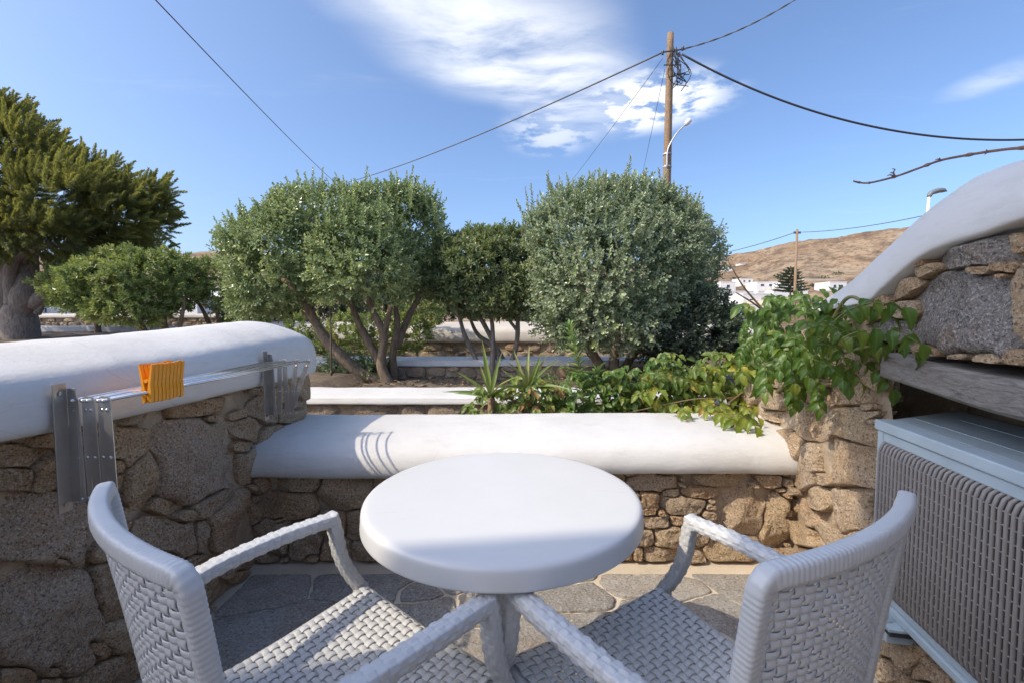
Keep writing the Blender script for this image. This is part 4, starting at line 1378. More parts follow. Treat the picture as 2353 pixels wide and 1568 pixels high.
# ------------------------------------------------------------------ cypress and other conifers
def plume(n, length, bl, bw, rs):
    V, F, T = [], [], []
    k = 0
    for i in range(n):
        t = (i + rs.random()) / n
        phi = i * 2.39996
        e = 0.75 - 0.35 * t + rs.normal(0, 0.1)
        rad = 0.22 * length * math.sin(math.pi * min(1, 0.25 + 0.75 * t)) * 0.35
        a = np.array([math.sin(e) * math.cos(phi), math.sin(e) * math.sin(phi), math.cos(e)])
        sd = unit(np.cross(a, [rs.normal(), rs.normal(), rs.normal()]))
        o = np.array([0, 0, t * length]) + a * rad * 0.5
        L = bl * rs.uniform(0.7, 1.2) * (1 - 0.4 * t)
        P = np.array([o - sd * bw * 0.35, o + sd * bw * 0.35, o + a * L * 0.6 + sd * bw * 0.5, o + a * L * 0.6 - sd * bw * 0.5])
        P = np.vstack([P, o + a * L])
        V.append(P)
        F.append(np.array([(0, 1, 2, 3), (3, 2, 4, 4)]) + k); k += 5
        T.append(np.full(5, 0.25 * t + rs.normal(0, 0.08)))
    F = np.concatenate(F)
    return np.concatenate(V), F, np.concatenate(T)


def plume2(n, length, bl, bw, rs):
    """spray of four-cornered scale twigs around a curved axis"""
    V, F, T = [], [], []
    k = 0
    for i in range(n):
        t = (i + rs.random()) / n
        phi = i * 2.39996
        e = 0.85 - 0.5 * t + rs.normal(0, 0.12)
        a = np.array([math.sin(e) * math.cos(phi), math.sin(e) * math.sin(phi), math.cos(e)])
        sd = unit(np.cross(a, rs.normal(size=3)))
        L = bl * rs.uniform(0.7, 1.25) * (1 - 0.45 * t)
        o = np.array([0, 0, t * length])
        V.append(np.array([o, o + a * L * 0.55 + sd * bw * 0.5, o + a * L, o + a * L * 0.5 - sd * bw * 0.5]))
        F.append(np.array([(0, 1, 2, 3)]) + k); k += 4
        T.append(np.full(4, 0.3 * t + rs.normal(0, 0.08)))
    return np.concatenate(V), np.concatenate(F), np.concatenate(T)


def build_conifers():
    rs = np.random.default_rng(201)
    Y = 7.2
    b = atY(45.0, 800.0, Y)
    t = thing('cypress_tree', 'large old wind-bent cypress with thick grey trunk at the left edge', 'tree', (b[0], Y, 0.55))
    pr = [plume2(120, 0.28, 0.075, 0.011, rs) for _ in range(6)]
    L = lobes_from_px([(30, 445, 160, 105, Y), (165, 470, 120, 72, Y - 0.2), (275, 470, 78, 36, Y), (-60, 360, 120, 140, Y + 0.3), (45, 340, 80, 50, Y), (200, 412, 70, 36, Y + 0.2), (80, 548, 180, 46, Y - 0.2), (285, 510, 85, 28, Y + 0.1), (230, 540, 90, 34, Y + 0.4), (-200, 420, 160, 190, Y), (20, 280, 45, 36, Y + 0.2), (330, 440, 42, 15, Y), (350, 482, 34, 15, Y + 0.2)])
    p, d, s = crown_points(L, 78, rs, lump=0.30, lf=3.6, shell=0.55, gap=-0.08, upw=0.30, jit=0.22, seed=77)
    d = unit(d + np.array([0.55, 0, 0.15]))
    tint = 0.30 + 0.42 * fbm(p * 2.6, 3, 5) + rs.normal(0, 0.08, len(p)) + 0.5 * (s - 0.9)  # outer sprays yellower: sunlit rims put into the leaf colour
    V, F, T = place_sprigs(pr, p, d, rs.uniform(0.8, 1.25, len(p)), tint, rs)
    # pointed leaders along the upper right outline
    tips = [(85, 240, .3, 1), (150, 300, 1, .5), (95, 290, .6, 1), (200, 320, .3, 1), (232, 342, 1, .8), (250, 378, 1, .5), (270, 350, .2, 1), (315, 392, .5, 1), (338, 402, 1, .8), (388, 420, 1, .4), (395, 485, 1, .5), (380, 455, 1, .3), (398, 470, 1, .7), (360, 430, 1, .8), (375, 500, 1, .2),
            (350, 515, 1, .1), (330, 400, .7, 1), (30, 210, .2, 1), (4, 205, .1, 1), (170, 330, .5, 1), (300, 375, .3, 1), (392, 440, 1, .6), (320, 545, 1, -.1), (290, 560, 1, -.1)]
    P2, D2 = [], []
    for (x, y, dx, dz) in tips:
        tip = atY(float(x), float(y), Y + rs.normal(0, 0.15)); dd = unit(np.array([dx, rs.normal(0, .2), dz]))
        for k in range(5):
            D2.append(unit(dd + rs.normal(0, .16, 3))); P2.append(tip - dd * (0.28 + 0.1 * k))
    V2, F2, T2 = place_sprigs(pr, np.array(P2), np.array(D2), np.full(len(P2), 1.0), np.full(len(P2), 0.42), rs)
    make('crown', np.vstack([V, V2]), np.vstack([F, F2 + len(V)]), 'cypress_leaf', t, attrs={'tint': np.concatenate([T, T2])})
    for pts, r0, r1 in [([(55, 815, Y), (50, 740, Y), (55, 670, Y), (60, 600, Y + 0.1), (80, 500, Y)], 0.25, 0.11),
                        ([(20, 770, Y), (10, 690, Y), (14, 620, Y), (0, 560, Y), (-20, 450, Y)], 0.13, 0.06),
                        ([(30, 700, Y - 0.1), (22, 630, Y - 0.15), (45, 590, Y - 0.1), (120, 560, Y)], 0.10, 0.03),
                        ([(75, 700, Y), (110, 670, Y), (150, 640, Y + 0.2), (220, 590, Y + 0.3)], 0.12, 0.04),
                        ([(85, 720, Y), (105, 690, Y), (118, 670, Y)], 0.05, 0.02),
                        ([(140, 570, Y), (220, 548, Y), (290, 535, Y)], 0.05, 0.015)]:
        branch('trunk', pxpath(pts), r0, r1, 'grey_bark', t, sides=14, knob=0.14, n=40)
    # dark conifer behind
    Y = 14.0
    b = atY(330.0, 770.0, Y)
    t = thing('dark_conifer', 'dark bluish conifer showing behind the cypress and low bush', 'tree', (b[0], Y, 0.6))
    L = lobes_from_px([(330, 565, 45, 24, Y), (300, 590, 60, 30, Y), (370, 575, 14, 14, Y), (250, 600, 60, 30, Y)])
    p, d, s = crown_points(L, 30, rs, seed=83, upw=0.5)
    V, F, T = place_sprigs(pr, p, d, rs.uniform(0.8, 1.3, len(p)), np.full(len(p), 0.4), rs)
    make('crown', V, F, 'pine_leaf', t, attrs={'tint': T})
    branch('trunk', pxpath([(320, 770, Y), (318, 680, Y), (325, 570, Y)]), 0.16, 0.05, 'grey_bark', t)
    Y = 8.4
    b = atY(230.0, 790.0, Y)
    t = thing('grey_bush', 'hazy grey-green bush between the cypress trunk and low yellow-green bush', 'bush', (b[0], Y, 0.6))
    L = lobes_from_px([(225, 612, 55, 30, Y), (180, 630, 50, 36, Y), (250, 660, 60, 50, Y)])
    p, d, s = crown_points(L, 70, rs, seed=89, upw=0.5)
    V, F, T = place_sprigs(pr, p, d, rs.uniform(0.6, 0.9, len(p)), np.full(len(p), 0.55), rs)
    make('crown', V, F, 'leaf_silver', t, attrs={'tint': T})
    branch('trunk', pxpath([(225, 790, Y), (222, 700, Y), (225, 620, Y)]), 0.06, 0.02, 'bark', t)


build_conifers()


# ------------------------------------------------------------------ plants with leaves big enough to be picked out
def leaf_mesh(name, L, W, mat, rows_=9, curl=0.25, fold=0.16, serr=0.10, seed=0, shape='ovate', wave=0.03):
    rs = np.random.default_rng(seed)
    V, E, Rb, F = [], [], [], []
    for i in range(rows_ + 1):
        t = i / rows_
        if shape == 'ovate':
            w = W * 0.5 * (math.sin(math.pi * min(1, t ** 0.72)) ** 0.85) if 0 < t < 1 else 0.0
        elif shape == 'blade':
            w = W * 0.5 * min(1.0, 0.55 + 1.2 * t) * (1 - t ** 2.2)
        else:
            w = W * 0.5 * math.sin(math.pi * t) ** 0.6 if 0 < t < 1 else 0.0
        w = max(w, 0.0006)
        if serr and 0 < i < rows_:
            w *= 1 + serr * (1 if i % 2 else -1)
        y = L * t
        zc = -curl * L * t * t + rs.normal(0, wave * 0.2) * L * 0.3
        for q, f in enumerate((-1, -0.5, 0, 0.5, 1)):
            V.append((w * f, y - (0.04 * L * abs(f) * (1 if serr else 0)), zc + fold * w * abs(f) ** 1.2 * 2 + wave * L * abs(f) * math.sin(9 * t + 2 * f)))
            E.append(abs(f) ** 2 if t < 0.93 else 1.0)
            Rb.append(1.0 if f == 0 else 0.0)
    F = ring_faces(rows_ + 1, 5, False)
    me = mesh_data(name, V, F[:, ::-1].copy(), True, {'edge': E, 'rib': Rb})
    me.materials.append(M[mat])
    return me


def put(name, me, mat4, parent):
    o = bpy.data.objects.new(name, me)
    COL.objects.link(o)
    o.parent = parent
    o.matrix_parent_inverse = WM[parent.name].inverted()
    o.matrix_basis = mat4
    WM[o.name] = mat4
    return o


def frame4(pos, axis, nrm, s=1.0):
    a = unit(axis); n = np.asarray(nrm, float); n = unit(n - a * (n @ a)); x = np.cross(a, n)
    m = Matrix(((x[0] * s, a[0] * s, n[0] * s, pos[0]), (x[1] * s, a[1] * s, n[1] * s, pos[1]), (x[2] * s, a[2] * s, n[2] * s, pos[2]), (0, 0, 0, 1)))
    return m


def leaf_mass(parent, name, me, mats):
    """many small leaves behind the single ones, joined"""
    nv = len(me.vertices)
    co = np.zeros(nv * 3, np.float32); me.vertices.foreach_get('co', co); co = co.reshape(-1, 3)
    fc = np.zeros(len(me.loops), np.int32); me.loops.foreach_get('vertex_index', fc); fc = fc.reshape(-1, 4)
    at = {}
    for k in ('edge', 'rib'):
        a = np.zeros(nv, np.float32); me.attributes[k].data.foreach_get('value', a); at[k] = np.tile(a, len(mats))
    A = np.array([[list(r) for r in m] for m in mats])
    V = np.einsum('nij,vj->nvi', A[:, :3, :3], co) + A[:, None, :3, 3]
    F = (fc[None] + (np.arange(len(mats)) * nv)[:, None, None]).reshape(-1, 4)
    o = make(name, V.reshape(-1, 3), F, me.materials[0], parent, smooth=True, attrs=at)
    o['kind'] = 'stuff'
    return o


def compound(parent, meshes, base, d0, length, npair, stemgeo, rs, droop=0.7, scale=1.0, face=(0, 0, 1), sink=None):
    """pinnate leaf: a drooping stalk with pairs of leaflets and one at the tip"""
    base = np.asarray(base, float); d = unit(d0)
    pts = [base]
    n = 10
    for i in range(n):
        d = unit(d + np.array([0, 0, -droop / n]))
        pts.append(pts[-1] + d * length / n)
    pts = np.array(pts)
    stemgeo.tube(pts, np.linspace(0.0022, 0.001, len(pts)) * scale, 5, False)
    face = np.asarray(face, float)
    cnt = 0
    for k in range(npair + 1):
        f = 0.25 + 0.75 * k / npair
        i = min(int(f * n), n - 1)
        p = pts[i] + (pts[i + 1] - pts[i]) * (f * n - i)
        tan = unit(pts[i + 1] - pts[i])
        side = unit(np.cross(tan, face) + 1e-6)
        for sgn in ((1, -1) if k < npair else (0,)):
            ax = tan * (0.55 if sgn else 1.0) + side * sgn * 0.85 + np.array([0, 0, -0.35 * droop]) + rs.normal(0, 0.16, 3)
            nr = face + rs.normal(0, 0.28, 3)
            s = scale * rs.uniform(0.75, 1.15) * (1.12 if sgn == 0 else 0.9 + 0.15 * math.sin(math.pi * f))
            if sink is not None:
                sink.append(frame4(p, ax, nr, s))
            else:
                put('leaf', meshes[int(rs.integers(len(meshes)))], frame4(p, ax, nr, s), parent)
            cnt += 1
    return cnt


def build_vines():
    rs = np.random.default_rng(301)
    # big trumpet vine on the right wall
    t = thing('trumpet_vine', 'lush dark green trumpet vine tumbling over the right stone wall', 'vine', tuple(rpos(np.array(0.35), np.array(0.8))))
    big = [leaf_mesh('leaf', 0.066, 0.041, 'vine_leaf', 10, 0.30 + 0.1 * k, 0.2, 0.09, k) for k in range(4)]
    g = Geo()
    total = 0
    spots = []
    for k in range(140):
        a = rs.uniform(0, 2 * math.pi); q = math.sqrt(rs.random())
        spots.append((1838 + 124 * q * math.cos(a), 788 + 90 * q * math.sin(a)))
    back = []
    for k, (x, y) in enumerate(spots):
        out = rs.uniform(0.10, 0.24) if k < 33 else rs.uniform(-0.12, 0.12)
        b = at_plane(float(x), float(y), RP + RN * out, RN)
        rx, ry = (x - 1838) / 124, (y - 788) / 90
        d = np.array([0.75 * rx + rs.normal(0, 0.25), -0.45 + rs.normal(0, 0.3), -0.5 * ry + 0.42 + rs.normal(0, 0.15)])
        face = np.array([-0.25 + 0.2 * rx, -0.75, 0.62])
        total += compound(t, big, b, d, rs.uniform(0.13, 0.19), 4, g, rs, 1.6, rs.uniform(0.55, 0.8), face, None if k < 33 else back)
    leaf_mass(t, 'inner_leaves', big[1], back)
    # stems that carry them
    for pts in [[(1740, 905, 0.0), (1760, 850, 0.03), (1820, 800, 0.05), (1900, 760, 0.06), (1960, 740, 0.06)], [(1770, 910, 0.0), (1850, 850, 0.08), (1940, 810, 0.1), (2020, 790, 0.12)],
                [(1760, 860, 0.02), (1730, 800, 0.05), (1745, 740, 0.04)], [(1900, 760, 0.06), (1940, 690, 0.08), (1975, 690, 0.1), (1995, 740, 0.12)]]:
        g.tube(spline([at_plane(float(x), float(y), RP + RN * o, RN) for x, y, o in pts], 24), np.linspace(0.008, 0.003, 24), 6)
    g.build('stems', 'stem_green', t, True)['kind'] = 'stuff'
    # bare reddish shoots rising from it
    for pts in [[(1775, 735, 2.15), (1738, 695, 2.15), (1705, 655, 2.12), (1672, 600, 2.1)], [(1770, 730, 2.15), (1735, 700, 2.1), (1690, 672, 2.05)]]:
        P = spline(pxpath(pts), 20)
        g = Geo(); g.tube(P, np.linspace(0.006, 0.0025, 20), 6)
        g.build('bare_shoot', 'stem_brown', t, True)
    # yellower creeper spilling over the seat top
    t = thing('creeper', 'yellow-green creeper spilling from the planter over the white plaster seat top', 'creeper', (1.1, 2.78, 0.45))
    small = [leaf_mesh('leaf', 0.064, 0.040, 'creeper_leaf', 8, 0.25 + 0.12 * k, 0.22, 0.10, 20 + k) for k in range(4)]
    g = Geo()
    for k in range(32):
        x = rs.uniform(1455, 1715); f = (x - 1455) / 260
        y = rs.uniform(855, 950) - 30 * f + 14 * rs.normal()
        Y = rs.uniform(2.62, 2.86)
        b = atY(float(x), float(y), Y)
        b[2] = max(b[2], 0.62)
        d = np.array([rs.normal(0, 0.5), -0.45 + rs.normal(0, 0.35), 0.35 + rs.normal(0, 0.25)])
        compound(t, small, b, d, rs.uniform(0.10, 0.16), 3, g, rs, 1.1, rs.uniform(0.8, 1.15), (-0.2, -0.6, 0.75))
    back = []
    for k in range(70):
        x = rs.uniform(1440, 1725); f = (x - 1440) / 285
        b = atY(float(x), float(rs.uniform(850, 955) - 40 * f), rs.uniform(2.68, 2.95))
        compound(t, small, b, (rs.normal(0, .5), -0.4 + rs.normal(0, .3), 0.35 + rs.normal(0, .25)), rs.uniform(0.10, 0.15), 3, g, rs, 1.1, rs.uniform(0.7, 1.0), (-0.2, -0.6, 0.75), back)
    leaf_mass(t, 'inner_leaves', small[0], back)
    # the spray that hangs over the front of the seat
    for (x, y, Yv, dx, dz) in [(1540, 925, 2.52, 0.1, 0.05), (1590, 935, 2.48, 0.3, 0.1), (1640, 930, 2.45, 0.4, 0.1), (1565, 945, 2.44, -0.1, 0.0), (1655, 945, 2.4, 0.5, 0.12), (1610, 925, 2.5, 0.2, 0.15), (1660, 955, 2.3, 0.35, 0.0), (1640, 955, 2.28, 0.3, 0.08), (1678, 948, 2.24, 0.35, 0.1), (1690, 930, 2.35, 0.3, 0.1)]:
        b = atY(float(x), float(y), Yv)
        b[2] = max(b[2], 0.66)
        compound(t, small, b, (dx, -0.8, dz), 0.15, 3, g, rs, 0.7, rs.uniform(0.7, 0.95), (-0.1, -0.5, 0.85))
    for pts in [[(1720, 905, 2.75), (1660, 915, 2.6), (1600, 915, 2.58), (1520, 930, 2.62), (1450, 945, 2.7)], [(1700, 870, 2.78), (1620, 870, 2.75), (1540, 880, 2.78), (1470, 900, 2.8)], [(1720, 890, 2.7), (1650, 940, 2.45), (1610, 955, 2.42)]]:
        g.tube(spline(pxpath(pts), 24), np.linspace(0.005, 0.002, 24), 5)
    g.build('stems', 'stem_brown', t, True)['kind'] = 'stuff'
    # rusty-leaved small shrub under the yucca
    t = thing('planter_shrub', 'small shrub with rusty and green leaves at the foot of the yucca plants', 'shrub', (0.2, 2.82, 0.42))
    mix = [leaf_mesh('leaf', 0.046, 0.030, m, 7, 0.3, 0.2, 0.05, 40 + k) for k, m in enumerate(['creeper_leaf', 'vine_leaf', 'creeper_leaf', 'dry_leaf'])]
    g = Geo()
    for k in range(30):
        x = rs.uniform(1165, 1300); y = rs.uniform(885, 945)
        b = atY(float(x), float(y), rs.uniform(2.72, 2.86))
        compound(t, mix, b, (rs.normal(0, .6), -0.4, 0.5 + rs.normal(0, .3)), 0.07, 2, g, rs, 0.9, rs.uniform(0.7, 1.1), (-0.2, -0.6, 0.7))
    back = []
    for k in range(60):
        b = atY(float(rs.uniform(1090, 1320)), float(rs.uniform(900, 965)), rs.uniform(2.74, 2.95))
        compound(t, mix, b, (rs.normal(0, .6), -0.4, 0.5 + rs.normal(0, .3)), 0.08, 2, g, rs, 0.9, rs.uniform(0.7, 1.1), (-0.2, -0.6, 0.7), back)
    leaf_mass(t, 'inner_leaves', mix[1], back)
    for k in range(9):
        x = rs.uniform(1175, 1290)
        g.tube(spline([atY(x, 990.0, 2.8), atY(x + rs.normal(0, 12), 940.0, 2.8), atY(x + rs.normal(0, 25), 900.0, 2.8)], 10), np.linspace(0.004, 0.0015, 10), 5)
    g.build('stems', 'stem_brown', t, True)['kind'] = 'stuff'
    # green shrub behind the creeper
    t = thing('planter_shrub', 'green leafy shrub between the tall spiky shoot and yellow-green creeper', 'shrub', (0.75, 2.82, 0.42))
    mid = [leaf_mesh('leaf', 0.056, 0.034, 'creeper_leaf' if k == 2 else 'vine_leaf', 8, 0.3, 0.2, 0.08, 50 + k) for k in range(3)]
    g = Geo()
    for k in range(36):
        x = rs.uniform(1365, 1560); y = rs.uniform(850, 945) if x < 1500 else rs.uniform(800, 900)
        b = atY(float(x), float(y), rs.uniform(2.72, 2.9))
        compound(t, mid, b, (rs.normal(0, .5), -0.4, 0.5 + rs.normal(0, .3)), 0.10, 2, g, rs, 1.0, rs.uniform(0.75, 1.1), (-0.25, -0.6, 0.7))
    back = []
    for k in range(80):
        x = rs.uniform(1290, 1560)
        b = atY(float(x), float(rs.uniform(860, 960)), rs.uniform(2.76, 2.98))
        compound(t, mid, b, (rs.normal(0, .5), -0.4, 0.5 + rs.normal(0, .3)), 0.11, 2, g, rs, 1.0, rs.uniform(0.7, 1.05), (-0.25, -0.6, 0.7), back)
    leaf_mass(t, 'inner_leaves', mid[0], back)
    for k in range(10):
        x = rs.uniform(1370, 1550)
        g.tube(spline([atY(x, 1000.0, 2.8), atY(x + rs.normal(0, 12), 930.0, 2.8), atY(x + rs.normal(0, 25), 870.0, 2.8)], 10), np.linspace(0.005, 0.002, 10), 5)
    g.build('stems', 'stem_green', t, True)['kind'] = 'stuff'
    # leaves on the far side near the parapet's end
    # yuccas
    blade = [leaf_mesh('leaf', 0.27, 0.030, 'yucca_leaf', 10, 0.10 + 0.08 * k, 0.35, 0, 60 + k, 'blade', 0.0) for k in range(3)]
    for (x, y, n, lab, tips) in [(1128, 912, 22, 'left yucca with stiff pointed leaves behind the white seat top', [(1062, 852), (1104, 842), (1165, 848), (1046, 895), (1085, 890), (1170, 880), (1120, 870), (1140, 905), (1030, 885), (1190, 900), (1100, 940)]),
                                 (1212, 892, 22, 'right yucca with taller upright pointed leaves behind the white seat top', [(1180, 812), (1210, 800), (1242, 815), (1262, 850), (1160, 850), (1190, 830), (1228, 835), (1280, 880), (1150, 880), (1245, 900), (1175, 905)])]:
        Y = 2.80
        c = atY(float(x), float(y), Y)
        t = thing('yucca', lab, 'yucca', (c[0], Y, 0.42))
        for (tx, ty) in tips + [(x + rs.normal(0, 55), y - abs(rs.normal(0, 45)) + 10) for _ in range(7)]:
            tip = atY(float(tx), float(ty), Y + rs.uniform(-0.22, 0.12))
            ax = tip - c
            L = np.linalg.norm(ax)
            nr = np.array([0, -0.7, 0.7]) if abs(ax[2]) < 0.8 * L else np.array([-ax[0], -1, 0.2])
            put('leaf', blade[int(rs.integers(3))], frame4(c + unit(ax) * 0.01, ax, nr + rs.normal(0, .2, 3), L / 0.26), t)
        g = Geo(); g.tube([(c[0], Y, 0.40), (c[0] + 0.005, Y, 0.5), tuple(c)], (0.03, 0.026, 0.024), 8)
        g.build('stem', 'stem_brown', t, True)
    # spiky upright shoots
    nar = [leaf_mesh('leaf', 0.082, 0.018, 'spurge_leaf', 6, 0.05 + 0.12 * k, 0.3, 0, 80 + k, 'narrow', 0.0) for k in range(3)]
    t = thing('spiky_shrub', 'upright shrub of narrow spiralling green leaves with one tall shoot in the planter', 'shrub', (0.36, 2.82, 0.42))
    g = Geo()
    for (x0, y0, x1, y1, n, Lf) in [(1345, 960, 1308, 752, 92, 1.0), (1330, 955, 1262, 868, 40, 0.95), (1350, 950, 1372, 850, 44, 0.95), (1320, 960, 1300, 905, 30, 0.9), (1370, 955, 1410, 880, 40, 1.0)]:
        Y = 2.80 + rs.normal(0, 0.04)
        P = spline([atY(float(x0), float(y0 + 20), Y), atY((x0 + x1) / 2 + 6, (y0 + y1) / 2, Y), atY(float(x1), float(y1), Y)], 30)
        g.tube(P, np.linspace(0.006, 0.003, 30), 6)
        for i in range(n):
            f = 0.12 + 0.88 * i / n
            j = min(int(f * 29), 28); p = P[j] + (P[j + 1] - P[j]) * (f * 29 - j); tan = unit(P[j + 1] - P[j])
            phi = i * 2.39996
            u = unit(np.cross(tan, [0.3, 1, 0.1])); v = np.cross(tan, u)
            e = 1.15 - 0.65 * f ** 3 + rs.normal(0, 0.12)
            rad = u * math.cos(phi) + v * math.sin(phi)
            put('leaf', nar[i % 3], frame4(p, tan * math.cos(e) + rad * math.sin(e), tan * math.sin(e) - rad * math.cos(e), Lf * rs.uniform(0.8, 1.15)), t)
    g.build('stems', 'stem_green', t, True)['kind'] = 'stuff'
    # dry twig of a vine hanging in from the right
    t = thing('dry_twig', 'bare brown vine twig reaching in from the right against the sky', 'twig', tuple(atY(2352.0, 342.0, 1.35)))
    main = [(1961, 417, 1.55), (1985, 421, 1.55), (2010, 418, 1.54), (2060, 405, 1.52), (2110, 387, 1.5), (2160, 369, 1.48), (2220, 357, 1.45), (2290, 346, 1.4), (2352, 340, 1.35), (2480, 336, 1.25), (2700, 345, 1.1)]
    P = spline(pxpath(main), 60)
    rad = np.linspace(0.0028, 0.0048, 60) * (1 + 0.12 * fbm(P * 60, 2, 4))
    for n_ in (3, 9, 17, 26, 36, 47):
        rad[n_] *= 1.5
    V, F = tube_mesh(P, rad, 8)
    make('cane', V, F, 'twig', t, smooth=True)
    for pts in [[(2056, 406, 1.52), (2052, 396, 1.51), (2056, 390, 1.5), (2049, 388, 1.5)], [(2056, 406, 1.52), (2044, 402, 1.51), (2038, 405, 1.5)], [(2052, 398, 1.51), (2045, 397, 1.5)],
                [(2162, 369, 1.48), (2154, 366, 1.47), (2148, 368, 1.47)], [(2160, 369, 1.48), (2158, 363, 1.47)], [(2268, 350, 1.42), (2262, 355, 1.41)], [(2268, 350, 1.42), (2266, 344, 1.41)], [(1968, 419, 1.55), (1960, 415, 1.55)]]:
        PP = spline(pxpath(pts), 8)
        V, F = tube_mesh(PP, np.linspace(0.0026, 0.0012, 8), 6)
        make('tendril', V, F, 'twig', t, smooth=True)
    # fallen leaves on the terrace and soil
    fl = leaf_mesh('fallen_leaf', 0.045, 0.026, 'dry_leaf', 7, 0.3, 0.3, 0.05, 91)
    q = atZ(1925.0, 1490.0, 0.012)
    o = bpy.data.objects.new('fallen_leaf', fl); COL.objects.link(o)
    o.matrix_world = frame4(q + np.array([0, 0, 0.012]), (0.6, -0.7, 0.05), (0.1, 0, 1), 1.0)
    WM[o.name] = o.matrix_world.copy()
    tag(o, 'curled brown dead leaf on the floor beside the right chair', 'leaf')
    # leaf litter on the bed
    n = 900
    L = np.random.default_rng(5)
    pos = np.stack([L.uniform(-3.2, 2.4, n), L.uniform(3.6, 5.25, n), np.full(n, 0.44)], -1)
    pos[:, 2] = 0.42 + 0.05 * fbm(np.stack([pos[:, 0], pos[:, 1], 0 * pos[:, 0]], -1) / 0.9, 4, 5) + 0.022
    P0, F0 = leaf_pts(0.05, 0.02, 0.2, 0.2)
    pr = [(np.stack([P0[:, 2], P0[:, 0], P0[:, 1]], -1), F0, np.zeros(6))]
    dr = np.stack([L.normal(size=n), L.normal(size=n), L.normal(0, 0.15, n)], -1)
    V, F, T = place_sprigs(pr, pos, dr, L.uniform(0.6, 1.3, n), np.zeros(n), L)
    o = make('leaf_litter', V, F, 'litter')
    o['kind'] = 'stuff'
    o['label'] = 'dead leaves strewn over the soil under the trees'
    o['category'] = 'leaf litter'


build_vines()


# ================================================================== FURNITURE
def lathe(prof, n=96):
    prof = np.asarray(prof, float)
    th = np.linspace(0, 2 * math.pi, n, endpoint=False)
    V = np.stack([prof[:, None, 0] * np.cos(th), prof[:, None, 0] * np.sin(th), np.repeat(prof[:, 1:2], n, 1)], -1)
    return V.reshape(-1, 3), ring_faces(len(prof), n)


def build_table():
    t = thing('round_table', 'round white plastic bistro table between the two chairs', 'table', (-0.024, 1.113, 0))
    z = 0.705; r = 0.346
    prof = [(0.0005, z), (0.1, z), (0.2, z), (0.28, z), (r - 0.03, z), (r - 0.018, z), (r - 0.013, z - 0.0004), (r - 0.009, z - 0.0016), (r - 0.0055, z - 0.0036), (r - 0.003, z - 0.0066), (r - 0.0016, z - 0.0102),
            (r - 0.001, z - 0.014), (r - 0.0004, z - 0.018), (r, z - 0.03), (r + 0.001, z - 0.042), (r + 0.0008, z - 0.0455), (r - 0.0008, z - 0.047), (r - 0.003, z - 0.0472), (r - 0.005, z - 0.0465), (r - 0.006, z - 0.044), (r - 0.008, z - 0.02), (r - 0.05, z - 0.016), (0.0005, z - 0.016)]
    V, F = lathe(prof, 128)
    make('table_top', V, F[:, ::-1].copy(), 'table_plastic', t, smooth=True, local=True)
    V, F = lathe([(0.0005, z - 0.017), (0.09, z - 0.017), (0.09, z - 0.03), (0.035, z - 0.045), (0.028, z - 0.06), (0.026, 0.09), (0.04, 0.075), (0.05, 0.06), (0.0005, 0.06)], 40)
    make('column', V, F[:, ::-1].copy(), 'table_leg', t, smooth=True, local=True)
    for k in range(4):
        a = k * math.pi / 2 + 0.3
        d = np.array([math.cos(a), math.sin(a), 0])
        P = spline([d * 0.03 + [0, 0, 0.085], d * 0.12 + [0, 0, 0.075], d * 0.2 + [0, 0, 0.045], d * 0.26 + [0, 0, 0.018]], 12)
        V, F = tube_mesh(P, np.linspace(0.026, 0.017, 12), 10)
        make('foot', V, F, 'table_leg', t, smooth=True, local=True)


build_table()


def weave(S, nu, nv, wu, wv, amp, th, sub=5):
    """plain weave of flat strands over a surface S(u, v) -> points; u, v in [0, 1]"""
    def normal(u, v):
        e = 1e-3
        a = S(u + e, v) - S(u - e, v); b = S(u, v + e) - S(u, v - e)
        n = unit(np.cross(a, b)); return n, unit(a), unit(b)
    VV, FF = [], []
    k = 0
    prof = np.array([(-0.5, 0.0), (-0.36, 0.75), (0.0, 1.0), (0.36, 0.75), (0.5, 0.0), (0.3, -0.6), (-0.3, -0.6)])
    for kind, n, m, w in ((0, nu, nv, wu), (1, nv, nu, wv)):
        q = np.linspace(0, 1, m * sub + 1)
        for i in range(n):
            c = (i + 0.5) / n
            u, v = (np.full_like(q, c), q) if kind == 0 else (q, np.full_like(q, c))
            P = S(u, v)
            N, A, B = normal(u, v)
            side = A if kind == 0 else B
            ph = math.pi * (i % 2) + (math.pi if kind else 0)
            wave = np.cos(math.pi * (q * m - 0.5) + ph)
            wave = np.sign(wave) * np.abs(wave) ** 0.7
            C = P + N * (amp * wave)[:, None]
            ring = C[:, None, :] + side[:, None, :] * (prof[None, :, :1] * w) + N[:, None, :] * (prof[None, :, 1:] * th)
            VV.append(ring.reshape(-1, 3)); FF.append(ring_faces(len(q), len(prof)) + k); k += ring.shape[0] * ring.shape[1]
    return np.concatenate(VV), np.concatenate(FF)


